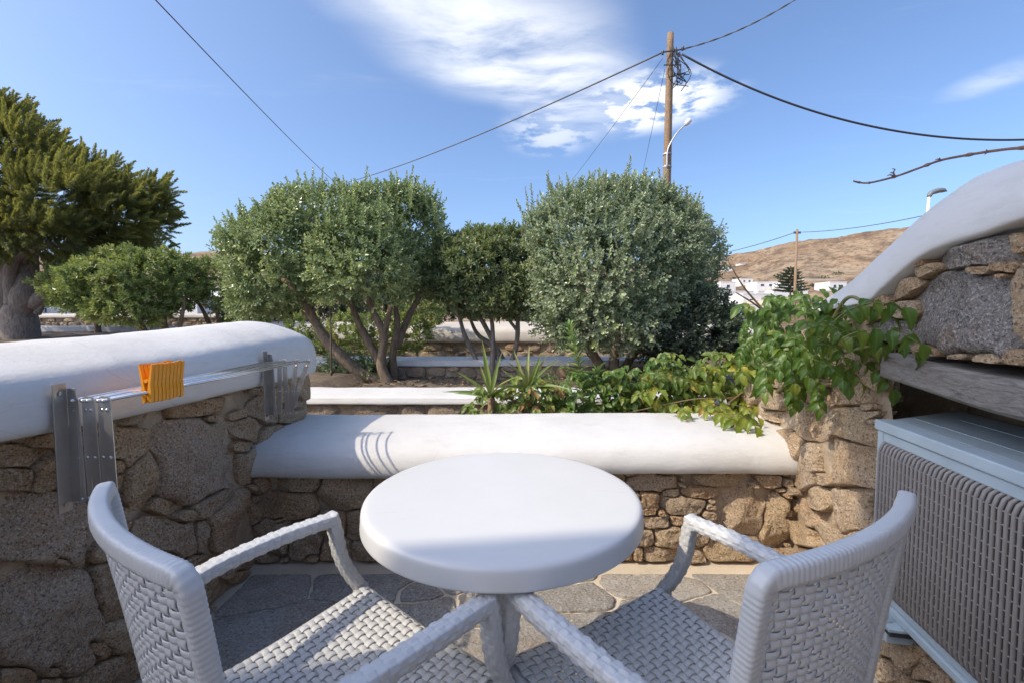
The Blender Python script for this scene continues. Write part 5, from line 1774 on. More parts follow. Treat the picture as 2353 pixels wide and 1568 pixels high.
def sweep(P, up, w, h, ns, disp, ds=0.0025, pexp=5.0, taper=None):
    """rounded-rectangle bar along P; disp(s, t) lifts the surface; up: reference direction"""
    P, s = resample(P, ds)
    T = unit(np.gradient(P, axis=0))
    up = np.asarray(up, float)
    A = unit(np.cross(T, np.broadcast_to(up, T.shape))); B = np.cross(A, T)
    th = np.linspace(0, 2 * math.pi, ns, endpoint=False)
    c, sn = np.cos(th), np.sin(th)
    rr = (np.abs(c) ** pexp + np.abs(sn) ** pexp) ** (-1 / pexp)
    x, y = rr * c, rr * sn
    tt = th / (2 * math.pi)
    d = disp(s[:, None], tt[None, :], s[-1])
    k = np.ones(len(s)) if taper is None else taper(s / s[-1])
    off = (w * k)[:, None] * x[None] + d * c[None], (h * k)[:, None] * y[None] + d * sn[None]
    V = P[:, None, :] + off[0][..., None] * A[:, None, :] + off[1][..., None] * B[:, None, :]
    F = [ring_faces(len(P), ns)[:, ::-1].copy(), np.array([list(range(ns))]), np.array([[(len(P) - 1) * ns + q for q in range(ns)][::-1]])]
    return V.reshape(-1, 3), F


def basket(pitch=0.0135, around=12, amp=0.0030):
    def f(s, t, L):
        i = np.floor(s / pitch); fs = s / pitch - i
        j = np.floor(t * around); ft = t * around - j
        even = ((i + j) % 2) == 0
        a = np.clip(np.sin(math.pi * fs) * 2.6, 0, 1) ** 0.8 * np.clip(np.sin(math.pi * ft) * 3.5 + 0.3, 0, 1)
        b = np.clip(np.sin(math.pi * ft) * 2.6, 0, 1) ** 0.8 * np.clip(np.sin(math.pi * fs) * 3.5, 0, 1)
        return amp * np.where(even, a, 0.45 * b)
    return f


def ribs(pitch=0.0078, amp=0.0012):
    return lambda s, t, L: amp * np.abs(np.sin(math.pi * s / pitch)) ** 0.6 + 0 * t


def back_curve(x, zf):
    """local y of the backrest at half-width x and height fraction zf: leans back and wraps the sitter"""
    return -0.150 - 0.048 * zf - 0.012 * zf ** 2 - 0.045 * (1 - (x / 0.24) ** 2)


def build_chair(label, loc, rz):
    t = thing('armchair', label, 'chair', loc, rz, 'white woven armchairs at the round table')
    Z0, Z1 = 0.40, 0.862

    def half(zf):
        return 0.200 + 0.010 * zf

    # backrest panel
    def S(u, v):
        hw = half(v) - 0.007
        x = (u * 2 - 1) * hw
        return np.stack([x, back_curve(x, v), Z0 + 0.05 + (Z1 - 0.008 - Z0 - 0.05) * v], -1)
    V, F = weave(S, 21, 30, 0.0170, 0.0112, 0.0022, 0.0016)
    make('backrest', V, F, 'chair_plastic', t, smooth=True, local=True)
    # frame round the backrest
    pts = []
    for zf in np.linspace(0, 0.955, 22):
        x = -half(zf); pts.append((x, back_curve(x, zf), Z0 + (Z1 - Z0) * zf))
    hw = half(1)
    for a in np.linspace(0, math.pi / 2, 7)[1:]:
        x = -hw + 0.014 * (1 - math.cos(a)); zf = 0.955 + 0.045 * math.sin(a)
        pts.append((x, back_curve(x, zf), Z0 + (Z1 - Z0) * zf))
    for x in np.linspace(-hw + 0.022, 0, 14):
        pts.append((x, back_curve(x, 1), Z1 + 0.004 * (1 - (x / hw) ** 2)))
    pts = np.array(pts)
    full = np.vstack([pts, (pts * [-1, 1, 1])[::-1][1:]])
    V, F = sweep(full, (0, 1, 0), 0.0125, 0.0110, 24, ribs(), 0.0019, 5.0)
    make('back_frame', V, F, 'chair_plastic', t, smooth=True, local=True)
    # seat
    def Q(u, v):
        hwv = 0.205 + 0.03 * v
        x = (u * 2 - 1) * hwv
        y = -0.150 + 0.445 * v
        z = 0.435 + 0.012 * np.sin(math.pi * np.clip(v, 0, 1)) * -1 - 0.010 * (1 - (2 * u - 1) ** 2) + 0.006 * v
        drop = np.clip((v - 0.955) / 0.045, 0, 1.4)
        z = z - 0.022 * drop ** 1.5
        return np.stack([x, y, z], -1)
    V, F = weave(Q, 23, 25, 0.0164, 0.0142, 0.0024, 0.0016)
    make('seat', V, F, 'chair_plastic', t, smooth=True, local=True)
    # seat frame under the weave
    rim = [Q(np.array(a), np.array(b)) for a, b in [(0.03, 0.02), (0.0, 0.5), (0.0, 0.97), (0.5, 0.985), (1.0, 0.97), (1.0, 0.5), (0.97, 0.02), (0.5, 0.02), (0.03, 0.02)]]
    rim = np.array(rim) - [0, 0, 0.02]
    rim[:, 0] *= 1.0
    V, F = sweep(rim, (0, 0, 1), 0.014, 0.016, 14, ribs(0.008, 0.0008), 0.004, 4)
    make('seat_frame', V, F, 'chair_plastic', t, smooth=True, local=True)
    for sg in (-1, 1):
        # arm: from the back frame forward, square corner, then down and forward to the seat corner
        a0 = np.array([sg * 0.212, back_curve(0.212, 0.48) + 0.012, 0.622])
        arm = np.vstack([spline([a0, (sg * 0.248, -0.06, 0.634), (sg * 0.264, 0.08, 0.638), (sg * 0.267, 0.195, 0.635)], 24),
                         [(sg * 0.267, 0.208, 0.6325), (sg * 0.267, 0.214, 0.625), (sg * 0.267, 0.217, 0.615)],
                         spline([(sg * 0.267, 0.220, 0.60), (sg * 0.265, 0.232, 0.53), (sg * 0.258, 0.256, 0.47), (sg * 0.250, 0.282, 0.425)], 16)])
        # keep the cross axis steady through the corner: build in two runs that overlap at the corner
        V1, F1 = sweep(arm[:25], (0, 0, 1), 0.0168, 0.0134, 36, basket(0.0150, 12), 0.0022, 5)
        dwn = arm[24:].copy(); dwn[0] = (sg * 0.267, 0.2085, 0.649)
        dwn = np.vstack([[(sg * 0.267, 0.2085, 0.648)], dwn[3:]])
        V2, F2 = sweep(dwn, (0, 1, 0), 0.0168, 0.0134, 36, basket(0.0150, 12), 0.0022, 5)
        FF = F1 + [f + len(V1) for f in F2]
        make('armrest', np.vstack([V1, V2]), FF, 'chair_plastic', t, smooth=True, local=True)
        # legs
        leg = spline([(sg * 0.250, 0.280, 0.43), (sg * 0.245, 0.275, 0.35), (sg * 0.242, 0.262, 0.18), (sg * 0.240, 0.268, 0.0)], 16)
        V, F = sweep(leg, (0, 1, 0), 0.0175, 0.0165, 20, ribs(0.0085, 0.001), 0.003, 4, lambda f: 1 - 0.25 * f)
        make('leg', V, F, 'chair_plastic', t, smooth=True, local=True)
        leg = spline([(sg * 0.200, -0.150, 0.42), (sg * 0.204, -0.165, 0.30), (sg * 0.212, -0.20, 0.12), (sg * 0.218, -0.24, 0.0)], 16)
        V, F = sweep(leg, (0, 1, 0), 0.0175, 0.0165, 20, ribs(0.0085, 0.001), 0.003, 4, lambda f: 1 - 0.25 * f)
        make('leg', V, F, 'chair_plastic', t, smooth=True, local=True)
    return t


def copy_thing(src, label, loc, rz):
    c = src.copy(); COL.objects.link(c)
    c.location = loc; c.rotation_euler = (0, 0, rz); c['label'] = label
    WM[c.name] = Matrix.Translation(Vector(loc)) @ Matrix.Rotation(rz, 4, 'Z')
    for ch in list(src.children):
        d = ch.copy(); COL.objects.link(d); d.parent = c
    return c


chair = build_chair('right white woven plastic armchair, standing in shade beside the air conditioner', (0.340, 0.777, 0.0), R(31.8))
copy_thing(chair, 'left white woven plastic armchair with sunlight striping its seat', (-0.386, 0.781, 0.0), R(-38.7))


# ------------------------------------------------------------------ air conditioner
def build_ac():
    a = np.array([1.13, 1.357]); ax = np.array([-0.192, -0.981]); ax /= np.linalg.norm(ax)   # along the front, far corner to near
    inn = np.array([-ax[1], ax[0]]); inn = inn if inn[0] > 0 else -inn                       # into the wall
    X = np.array([ax[0], ax[1], 0.0]); Yv = np.array([inn[0], inn[1], 0.0]); Zv = np.array([0, 0, 1.0])
    W, D, H, z0 = 0.80, 0.30, 0.555, 0.283
    t = thing('air_conditioner', 'pale blue outdoor air conditioning unit with vertical brown guard bars in the wall niche', 'air conditioner', (a[0] + 0.3 * X[0], a[1] + 0.3 * X[1], z0))
    O = np.array([a[0], a[1], z0])
    Q = lambda u, d, z: O + X * u + Yv * d + Zv * z
    A3 = np.stack([X, Yv, Zv])

    def bx(g, u0, u1, d0, d1, h0, h1, bev=0.0):
        g.obox(Q((u0 + u1) / 2, (d0 + d1) / 2, (h0 + h1) / 2), A3, ((u1 - u0) / 2, (d1 - d0) / 2, (h1 - h0) / 2), bev)
    # shell: frame strips round the guard, side, back
    g = Geo()
    bx(g, 0.0, 0.028, 0.0, D, 0.024, H - 0.032, 0.004)
    bx(g, W - 0.07, W, 0.0, D, 0.024, H - 0.032, 0.004)
    bx(g, 0.0285, W - 0.0705, 0.0015, 0.03, H - 0.062, H - 0.033, 0.003)
    bx(g, 0.0285, W - 0.0705, 0.0015, 0.03, 0.0245, 0.05, 0.003)
    bx(g, 0.029, W - 0.071, D - 0.02, D - 0.001, 0.025, H - 0.034)
    g.build('casing', 'ac_paint', t)
    # top plate with folded edge and pressed seams
    g = Geo()
    bx(g, -0.006, W + 0.006, -0.006, 0.05, H - 0.031, H, 0.004)
    g.prism([(-0.0055, 0.0495), (W + 0.0055, 0.0495), (W + 0.0055, 0.345), (-0.195, 0.345)], Q(0, 0, H - 0.020), X, Yv, Zv, 0.0196)
    top = g.build('top_plate', 'ac_paint', t)
    for d in (0.12, 0.24):
        g = Geo(); bx(g, -0.03, W - 0.02, d - 0.0025, d + 0.0025, H - 0.002, H + 0.0008, 0.0004)
        g.build('pressed_seam', 'ac_paint', top)
    g = Geo(); bx(g, -0.004, W + 0.004, -0.008, D, 0.0, 0.0235, 0.004)
    g.build('base_pan', 'ac_paint', t)
    g = Geo(); bx(g, 0.0295, W - 0.0715, 0.045, 0.06, 0.03, H - 0.04)
    g.build('fin_block', 'ac_fins', t)
    # guard bars, bent back at both ends
    n = 44
    u0, u1 = 0.038, W - 0.080
    zb, zt = 0.046, H - 0.058
    bar = None
    prof = []
    for q in np.linspace(0, math.pi / 2, 8):
        prof.append((-0.012 + 0.036 * (1 - math.sin(q)), zb + 0.02 + 0.036 * (1 - math.cos(q)) - 0.02))
    path = [(d, z) for d, z in prof]
    path = [(0.024, zb), (0.006, zb + 0.003), (-0.006, zb + 0.012), (-0.012, zb + 0.028), (-0.012, zb + 0.2), (-0.012, zt - 0.2), (-0.012, zt - 0.032), (-0.006, zt - 0.013), (0.006, zt - 0.003), (0.024, zt)]
    hw = 0.0045
    V, F = [], []
    P = np.array(path)
    Tn = unit(np.gradient(P, axis=0)); Nn = np.stack([Tn[:, 1], -Tn[:, 0]], -1)
    sec = [(-hw, -0.004), (-hw * 0.8, 0.003), (0, 0.0052), (hw * 0.8, 0.003), (hw, -0.004)]
    for i in range(len(P)):
        for (u, o) in sec:
            d = P[i, 0] - Nn[i, 0] * o; z = P[i, 1] - Nn[i, 1] * o
            V.append(X * u + Yv * d + Zv * z)
    F = ring_faces(len(P), 5)
    me = mesh_data('guard_bar', np.array(V), F, True)
    me.materials.append(M['ac_grille'])
    for i in range(n):
        u = u0 + (u1 - u0) * i / (n - 1)
        put('guard_bar', me, Matrix.Translation(Vector(O + X * u)), t)
    # cross wires behind the bars
    for k in range(14):
        z = zb + 0.035 + (zt - zb - 0.07) * k / 13
        g = Geo(); g.tube([Q(u0 - 0.006, -0.0125, z), Q(u1 + 0.006, -0.0105, z)], 0.0015, 6)
        g.build('guard_wire', 'ac_wire', t)
    # feet: bracket, rubber pad, bolt
    for u in (0.13, W - 0.13):
        g = Geo(); bx(g, u - 0.045, u + 0.045, -0.045, 0.02, -0.010, -0.0005, 0.002)
        ft = g.build('foot', 'ac_paint', t)
        g = Geo(); bx(g, u - 0.04, u + 0.04, -0.04, 0.05, -0.026, -0.0105, 0.003)
        g.build('rubber_pad', 'rubber', ft)
        g = Geo(); g.tube([Q(u, -0.03, -0.0005), Q(u, -0.03, 0.004)], 0.016, 16); g.tube([Q(u, -0.03, 0.004), Q(u, -0.03, 0.014)], 0.007, 6)
        g.build('bolt', 'galvanised', ft)
    # steel wall bracket arms carrying it
    for u in (0.13, W - 0.13):
        g = Geo(); bx(g, u - 0.018, u + 0.018, -0.035, 0.20, -0.058, -0.0265, 0.002)
        g.build('bracket_arm', 'ac_paint', t)


build_ac()


# ------------------------------------------------------------------ drying rack and pegs
def build_rack():
    t = thing('drying_rack', 'folding metal clothes drying rack with rods mounted on the left wall', 'drying rack', (-1.1, 1.6, 0.7))
    R_near, R_far = 1.095, 2.0

    def flat(g, p, q, w, th, Y):
        """flat bar from p to q given as (x, z), lying in the plane y = Y"""
        p = np.array([p[0], Y, p[1]]); q = np.array([q[0], Y, q[1]])
        d = unit(q - p); s = np.cross(d, [0, 1.0, 0])
        poly = []
        L = np.linalg.norm(q - p)
        for a in np.linspace(-math.pi / 2, math.pi / 2, 7):
            poly.append((L + w / 2 * math.cos(a), w / 2 * math.sin(a)))
        for a in np.linspace(math.pi / 2, 3 * math.pi / 2, 7):
            poly.append((w / 2 * math.cos(a), w / 2 * math.sin(a)))
        g.prism(poly, p, d, s, np.array([0, 1.0, 0]), th)

    for Y, xs, xo, lo, hi in ((R_near, -1.104, 0.0195, 0.69, 0.945), (R_far, -1.104, 0.030, 0.71, 0.955)):
        # wall plate, L-section
        g = Geo()
        g.box((xs - 0.004, Y - 0.036, lo - 0.02), (xs, Y - 0.002, hi + 0.045), 0.0012)
        g.box((xs + 0.0005, Y - 0.0025, lo), (xs + 0.022, Y, hi + 0.03), 0.0006)
        pl = g.build('wall_plate', 'dull_steel', t)
        for z in (lo, hi + 0.02):
            g = Geo(); g.tube([(xs - 0.0005, Y - 0.02, z), (xs + 0.003, Y - 0.02, z)], 0.0055, 10); g.build('screw', 'rust_screw' if z == lo and Y > 1.5 else 'dull_steel', pl)
        for k in range(5):
            x0 = xs + 0.018 + xo * k
            tilt = (0.0035 if k % 2 else -0.0035)
            if Y > 1.5 and k >= 3:
                tilt = 0.022 * (k - 2)
            g = Geo()
            y = Y + 0.0035 * (k % 2) + 0.0006 * k
            flat(g, (x0 - tilt, lo + 0.005), (x0 + tilt, hi), 0.0205, 0.0022, y)
            b = g.build('lattice_bar', 'aluminium', t)
            for f in (0.0, 0.42, 0.9):
                zz = lo + 0.005 + (hi - lo - 0.005) * f
                xx = x0 - tilt + 2 * tilt * f
                g = Geo(); V, F = lathe([(0.0045, 0), (0.004, 0.0015), (0.0022, 0.0026), (0.0002, 0.003)], 10)
                V = np.stack([V[:, 0] + xx, y - V[:, 2], V[:, 1] + zz], -1)
                make('rivet', V, F, 'aluminium', b, smooth=True)
    for k in range(5):
        x0 = -1.104 + 0.018 + 0.0195 * k + (0.0035 if k % 2 else -0.0035)
        x1 = -1.104 + 0.018 + 0.030 * k + ((0.0035 if k % 2 else -0.0035) if k < 3 else 0.022 * (k - 2))
        z0, z1 = 0.945, 0.955
        g = Geo(); g.tube([(x0, R_near - 0.008, z0), (x0 + (x1 - x0) * 0.5, (R_near + R_far) / 2, (z0 + z1) / 2 - 0.002), (x1, R_far + 0.012, z1)], 0.0040, 10)
        g.build('rod', 'rod_metal', t, True)
    # pegs
    for k in range(9):
        y = 1.205 + 0.0122 * k
        f = (y - R_near) / (R_far - R_near)
        xr = (-1.086 + 0.078 - 0.0035) + f * (0.042 + 0.045 + 0.0035)
        zr = 0.945 + 0.01 * f
        pg = thing('clothes_peg', 'orange plastic peg in the row clipped on the drying rack', 'clothes peg', (xr, y, zr), 0, 'orange pegs clipped side by side on the drying rack')
        dz = rng.normal(0, 0.0015)
        for sg in (-1, 1):
            prof = [(0.0012, -0.022), (0.007, -0.030), (0.011, -0.028), (0.0125, -0.005), (0.0115, 0.02), (0.016, 0.055), (0.0185, 0.076), (0.0155, 0.077), (0.009, 0.045), (0.0055, 0.024), (0.0035, 0.008), (0.0036, -0.004), (0.0012, -0.008)]
            prof = [(sg * (a + 0.0006), b + dz) for a, b in prof]
            if sg < 0:
                prof = prof[::-1]
            g = Geo(); g.prism(prof, (xr, y, zr), np.array([1.0, 0, 0]), np.array([0, 0, 1.0]), np.array([0, 1.0, 0]), 0.0112)
            g.build('jaw', 'peg_plastic', pg)
        g = Geo(); g.tube([(xr, y - 0.0008, zr + 0.031), (xr, y + 0.0118, zr + 0.031)], 0.0052, 10)
        g.build('spring', 'peg_plastic', pg)


build_rack()


# ================================================================== BEYOND THE GARDEN
def catenary(a, b, sag, n=40):
    a = np.asarray(a, float); b = np.asarray(b, float)
    f = np.linspace(0, 1, n)[:, None]
    P = a + (b - a) * f
    P[:, 2] -= (4 * sag * f * (1 - f))[:, 0]
    return P


def wire(label, a, b, sag, r, mat='black_cable', twist=False, n=60):
    P = catenary(a, b, sag, n)
    g = Geo()
    if twist:
        L = np.linalg.norm(np.asarray(b) - np.asarray(a))
        P = catenary(a, b, sag, 260)
        for ph in (0, math.pi):
            ang = np.linspace(0, L * 9, len(P)) + ph
            g.tube(P + np.stack([0 * ang, np.cos(ang), np.sin(ang)], -1) * r * 0.9, r, 5)
    else:
        g.tube(P, r, 6)
    o = g.build('overhead_wire', mat, None, True)
    return tag(o, label, 'wire', 'overhead wires')


def build_pole():
    Y = 13.0
    top = atY(1540.0, 77.0, Y); bot = atY(1529.0, 500.0, Y)
    d = unit(top - bot)
    base = bot + d * ((0.45 - bot[2]) / d[2])
    t = thing('utility_pole', 'tall weathered wooden utility pole rising behind the right round tree', 'utility pole', tuple(base))
    P = np.linspace(base, top, 30)
    V, F = tube_mesh(P, np.linspace(0.135, 0.088, 30), 14)
    make('post', V, F, 'pole_wood', t, smooth=True)
    # iron bracket with insulators and the loose bundle of cables
    pt = lambda x, y, dy=0.0: atY(float(x), float(y), Y - 0.13 + dy)
    g = Geo()
    g.tube([pt(1519, 121), pt(1575, 113)], 0.02, 8); g.tube([pt(1525, 150), pt(1565, 150)], 0.018, 8)
    g.build('crossarm', 'insulator', t)
    for (x, y) in [(1522, 122), (1552, 116), (1560, 126), (1568, 112), (1556, 145), (1548, 172)]:
        q = pt(x, y)
        V, F = lathe([(0.005, -0.06), (0.035, -0.05), (0.02, -0.025), (0.045, 0.0), (0.025, 0.03), (0.035, 0.05), (0.005, 0.07)], 12)
        make('insulator', V + q, F[:, ::-1].copy(), 'insulator', t, smooth=True)
    rs = np.random.default_rng(8)
    for k in range(11):
        g = Geo()
        pts = [pt(1548 + rs.normal(0, 5), 118 + rs.normal(0, 6), -0.05), pt(1556 + rs.normal(0, 9), 140 + rs.normal(0, 10), -0.1), pt(1562 + rs.normal(0, 12), 165 + rs.normal(0, 10), -0.12), pt(1556 + rs.normal(0, 12), 180 + rs.normal(0, 12), -0.08), pt(1568 + rs.normal(0, 14), 188 + rs.normal(0, 8), -0.05)]
        g.tube(spline(pts, 22), 0.012, 5)
        g.build('loose_cable', 'black_cable', t, True)
    # cable down the post
    g = Geo(); g.tube(np.array([atY(1545.0 - 0.02 * (y - 180), float(y), Y - 0.13) for y in np.linspace(175, 470, 14)]), 0.012, 6)
    g.build('down_cable', 'insulator', t, True)
    # lamp arm
    g = Geo()
    g.tube(spline([pt(1532, 385), pt(1533, 350), pt(1540, 330), pt(1556, 305), pt(1578, 283)], 24), 0.022, 8)
    arm = g.build('lamp_arm', 'galvanised', t, True)
    g = Geo()
    q0, q1 = pt(1574, 288), pt(1586, 274)
    g.tube([q0, q0 + (q1 - q0) * 0.3, q0 + (q1 - q0) * 0.8, q1], (0.04, 0.07, 0.075, 0.03), 12)
    g.build('lamp_head', 'lamp_white', arm, True)
    g = Geo()
    for y in (355, 384):
        q = atY(1532.5, float(y), Y); g.tube([q - d * 0.02, q + d * 0.02], 0.125, 14)
    g.build('clamp', 'galvanised', arm)
    # wires that leave the pole
    L = atY(1520.0, 122.0, Y - 0.1)
    fp = atY(666.0, 444.0, 42.0)
    tp = thing('utility_pole', 'far utility pole whose tip shows above the left round tree', 'utility pole', (fp[0], fp[1], 0.5))
    g = Geo(); g.tube([(fp[0], fp[1], 0.5), (fp[0], fp[1], fp[2] + 0.3)], (0.14, 0.1), 10); g.build('post', 'pole_wood', tp, True)
    g = Geo(); g.tube([fp + [0, 0, 0.0], fp + [0.6, -0.3, 0.0]], 0.04, 6); g.build('bracket', 'insulator', tp)
    wire('long wire from the wooden pole down to the far pole tip at left', L, fp + np.array([0.5, -0.25, 0]), 0.75, 0.022, 'grey_cable')
    wire('steep thin wire crossing the upper left sky down behind the left round tree', atY(300.0, -60.0, 7.5), atY(800.0, 447.0, 30.0), 0.15, 0.012, 'grey_cable')
    wire('left of two thin wires slanting from the wooden pole down into the right tree', atY(1522.0, 135.0, Y - 0.1), atY(1290.0, 445.0, 24.0), 0.05, 0.008, 'grey_cable')
    wire('right of two thin wires dropping from the wooden pole into the right tree', atY(1527.0, 160.0, Y - 0.1), atY(1462.0, 460.0, 22.0), 0.05, 0.007, 'grey_cable')
    wire('thick black cable sagging from the wooden pole to the right edge', atY(1566.0, 125.0, Y - 0.1), atY(2560.0, 302.0, 11.5), 1.0, 0.026, 'black_cable')
    wire('twisted cable rising from the wooden pole to the top edge', atY(1560.0, 115.0, Y - 0.1), atY(1940.0, -80.0, 11.5), 0.30, 0.012, 'grey_cable', True)


build_pole()


def build_far():
    # far wooden pole in front of the hill
    Y = 50.0
    top, bot = atY(1831.0, 527.0, Y), atY(1825.0, 690.0, Y)
    t = thing('utility_pole', 'slender wooden pole in front of the brown hill at right', 'utility pole', tuple(bot))
    g = Geo(); g.tube([bot - [0, 0, 3.0], bot, top], (0.17, 0.16, 0.12), 10); g.build('post', 'pole_wood', t, True)
    q = atY(1831.0, 535.0, Y)
    g = Geo(); g.tube([q - [0.35, 0, 0], q + [0.35, 0, 0]], 0.04, 6)
    for s in (-0.35, -0.2, 0.2, 0.35):
        g.tube([q + [s, 0, -0.12], q + [s, 0, 0.14]], 0.05, 6)
    g.build('crossarm', 'insulator', t)
    wire('distant wire running from behind the right tree to the slender pole', atY(1560.0, 596.0, 62.0), q + np.array([-0.2, 0, 0.05]), 0.5, 0.04, 'grey_cable')
    wire('distant wire from the slender pole up towards the street lamp', q + np.array([0.2, 0, 0.05]), atY(2260.0, 462.0, 34.0), 0.5, 0.035, 'grey_cable')
    # street lamp
    Y = 22.0
    b = atY(2118.0, 640.0, Y)
    t = thing('street_lamp', 'grey street lamp head on white post peeking over the curved white parapet', 'street lamp', tuple(b))
    base = b.copy(); base[2] = ground_height(b[0], b[1])
    topq = atY(2134.0, 452.0, Y)
    g = Geo(); g.tube([base - [0, 0, 0.2], b, topq], (0.085, 0.08, 0.06), 12); g.build('post', 'lamp_white', t, True)
    a0, a1, a2, a3 = atY(2134.0, 452.0, Y), atY(2140.0, 441.0, Y), atY(2160.0, 434.0, Y), atY(2176.0, 437.0, Y)
    g = Geo(); g.tube([topq, topq + [0, 0, 0.12]], 0.085, 12); g.build('collar', 'lamp_grey', t, True)
    P = spline([a0, a1, a2, a3], 16)
    V, F = tube_mesh(P, np.interp(np.linspace(0, 1, 16), [0, 0.2, 0.5, 0.8, 1], [0.09, 0.11, 0.16, 0.13, 0.01]), 14)
    V[:, 2] = topq[2] + (V[:, 2] - topq[2]) * 0.8
    make('lamp_head', V, F, 'lamp_grey', t, smooth=True)
    # garden stake and marker
    q = atZ(762.0, 884.0, 0.42)
    o = Geo(); o.tube([q - [0, 0, 0.03], q + [0.0, 0, 0.35], q + [0.002, 0.0, 0.86]], 0.010, 8)
    o.tube([q + [0, 0, 0.12], q + [0, 0, 0.16]], 0.016, 8)
    tag(o.build('garden_stake', 'irrigation', None, True), 'thin rusty upright stake in front of the left tree', 'stake')
    q = atZ(783.0, 866.0, 0.44)
    V, F = lathe([(0.0005, 0.052), (0.03, 0.05), (0.042, 0.042), (0.045, 0.03), (0.045, -0.01), (0.0005, -0.01)], 20)
    tag(make('valve_cap', V + q, F[:, ::-1].copy(), 'plastic_white', None, smooth=True), 'small round white plastic cap on the soil by the stake', 'cap')


build_far()


def far_house(label, x0, x1, y0, y1, Y, deep, wins=(), mat='far_white', roof=None, chimney=False, rail=False, doors=(), group=None):
    """a cubic house placed by its front face; wins: (fx, fy, w, h) in fractions of the front"""
    a = atY(float(x0), float(y1), Y); b = atY(float(x1), float(y0), Y)
    gz = min(ground_height((a[0] + b[0]) / 2, Y), a[2]) - 2.0
    t = thing('house', label, 'house', ((a[0] + b[0]) / 2, Y, gz), 0, group)
    W, Hh = b[0] - a[0], b[2] - a[2]
    k = max(0.03, Y * 0.0006)
    g = Geo(); g.box((a[0], Y, gz), (b[0], Y + deep, b[2]))
    g.build('walls', mat, t)
    g = Geo(); g.box((a[0] - k, Y - k, b[2] + 0.002), (b[0] + k, Y + deep + k, b[2] + max(0.12, Hh * 0.05)))
    rf = g.build('roof', roof or mat, t)
    if chimney:
        g = Geo(); cx = a[0] + W * 0.72; s = W * 0.05
        g.box((cx - s, Y + deep * 0.4, b[2] + Hh * 0.05), (cx + s, Y + deep * 0.4 + 2 * s, b[2] + Hh * 0.3)); g.build('chimney', mat, rf)
    for (fx, fy, w, h) in wins:
        p = np.array([a[0] + fx * W, 0, a[2] + fy * Hh]); ww, wh = w * W / 2, h * Hh / 2
        g = Geo(); g.box((p[0] - ww * 1.2, Y - k * 0.6, p[2] - wh * 1.15), (p[0] + ww * 1.2, Y - 0.002, p[2] + wh * 1.15))
        fr_ = g.build('window', 'blue_shutter' if Y < 60 else mat, t)
        g = Geo(); g.box((p[0] - ww, Y - k * 0.8, p[2] - wh), (p[0] + ww, Y - k * 0.61, p[2] + wh)); g.build('pane', 'far_window', fr_)
    for (fx, w, h) in doors:
        p = a[0] + fx * W; ww = w * W / 2
        g = Geo(); g.box((p - ww, Y - k, a[2] - 0.5), (p + ww, Y - 0.002, a[2] + h * Hh)); g.build('door', 'blue_shutter', t)
    if rail:
        g = Geo()
        for i in range(9):
            x = a[0] + W * i / 8; g.box((x - 0.05, Y - 0.02, b[2] + Hh * 0.05), (x + 0.05, Y + 0.06, b[2] + Hh * 0.25))
        g.box((a[0], Y - 0.02, b[2] + Hh * 0.25), (b[0], Y + 0.08, b[2] + Hh * 0.29)); g.build('railing', mat, t)
    return t


def ray_ground(x, y):
    d = ray(float(x), float(y))
    for r in np.geomspace(20, 1500, 900):
        p = CAMO + d / math.hypot(d[0], d[1]) * r
        if p[2] < ground_height(p[0], p[1]):
            return p
    return CAMO + d * 300


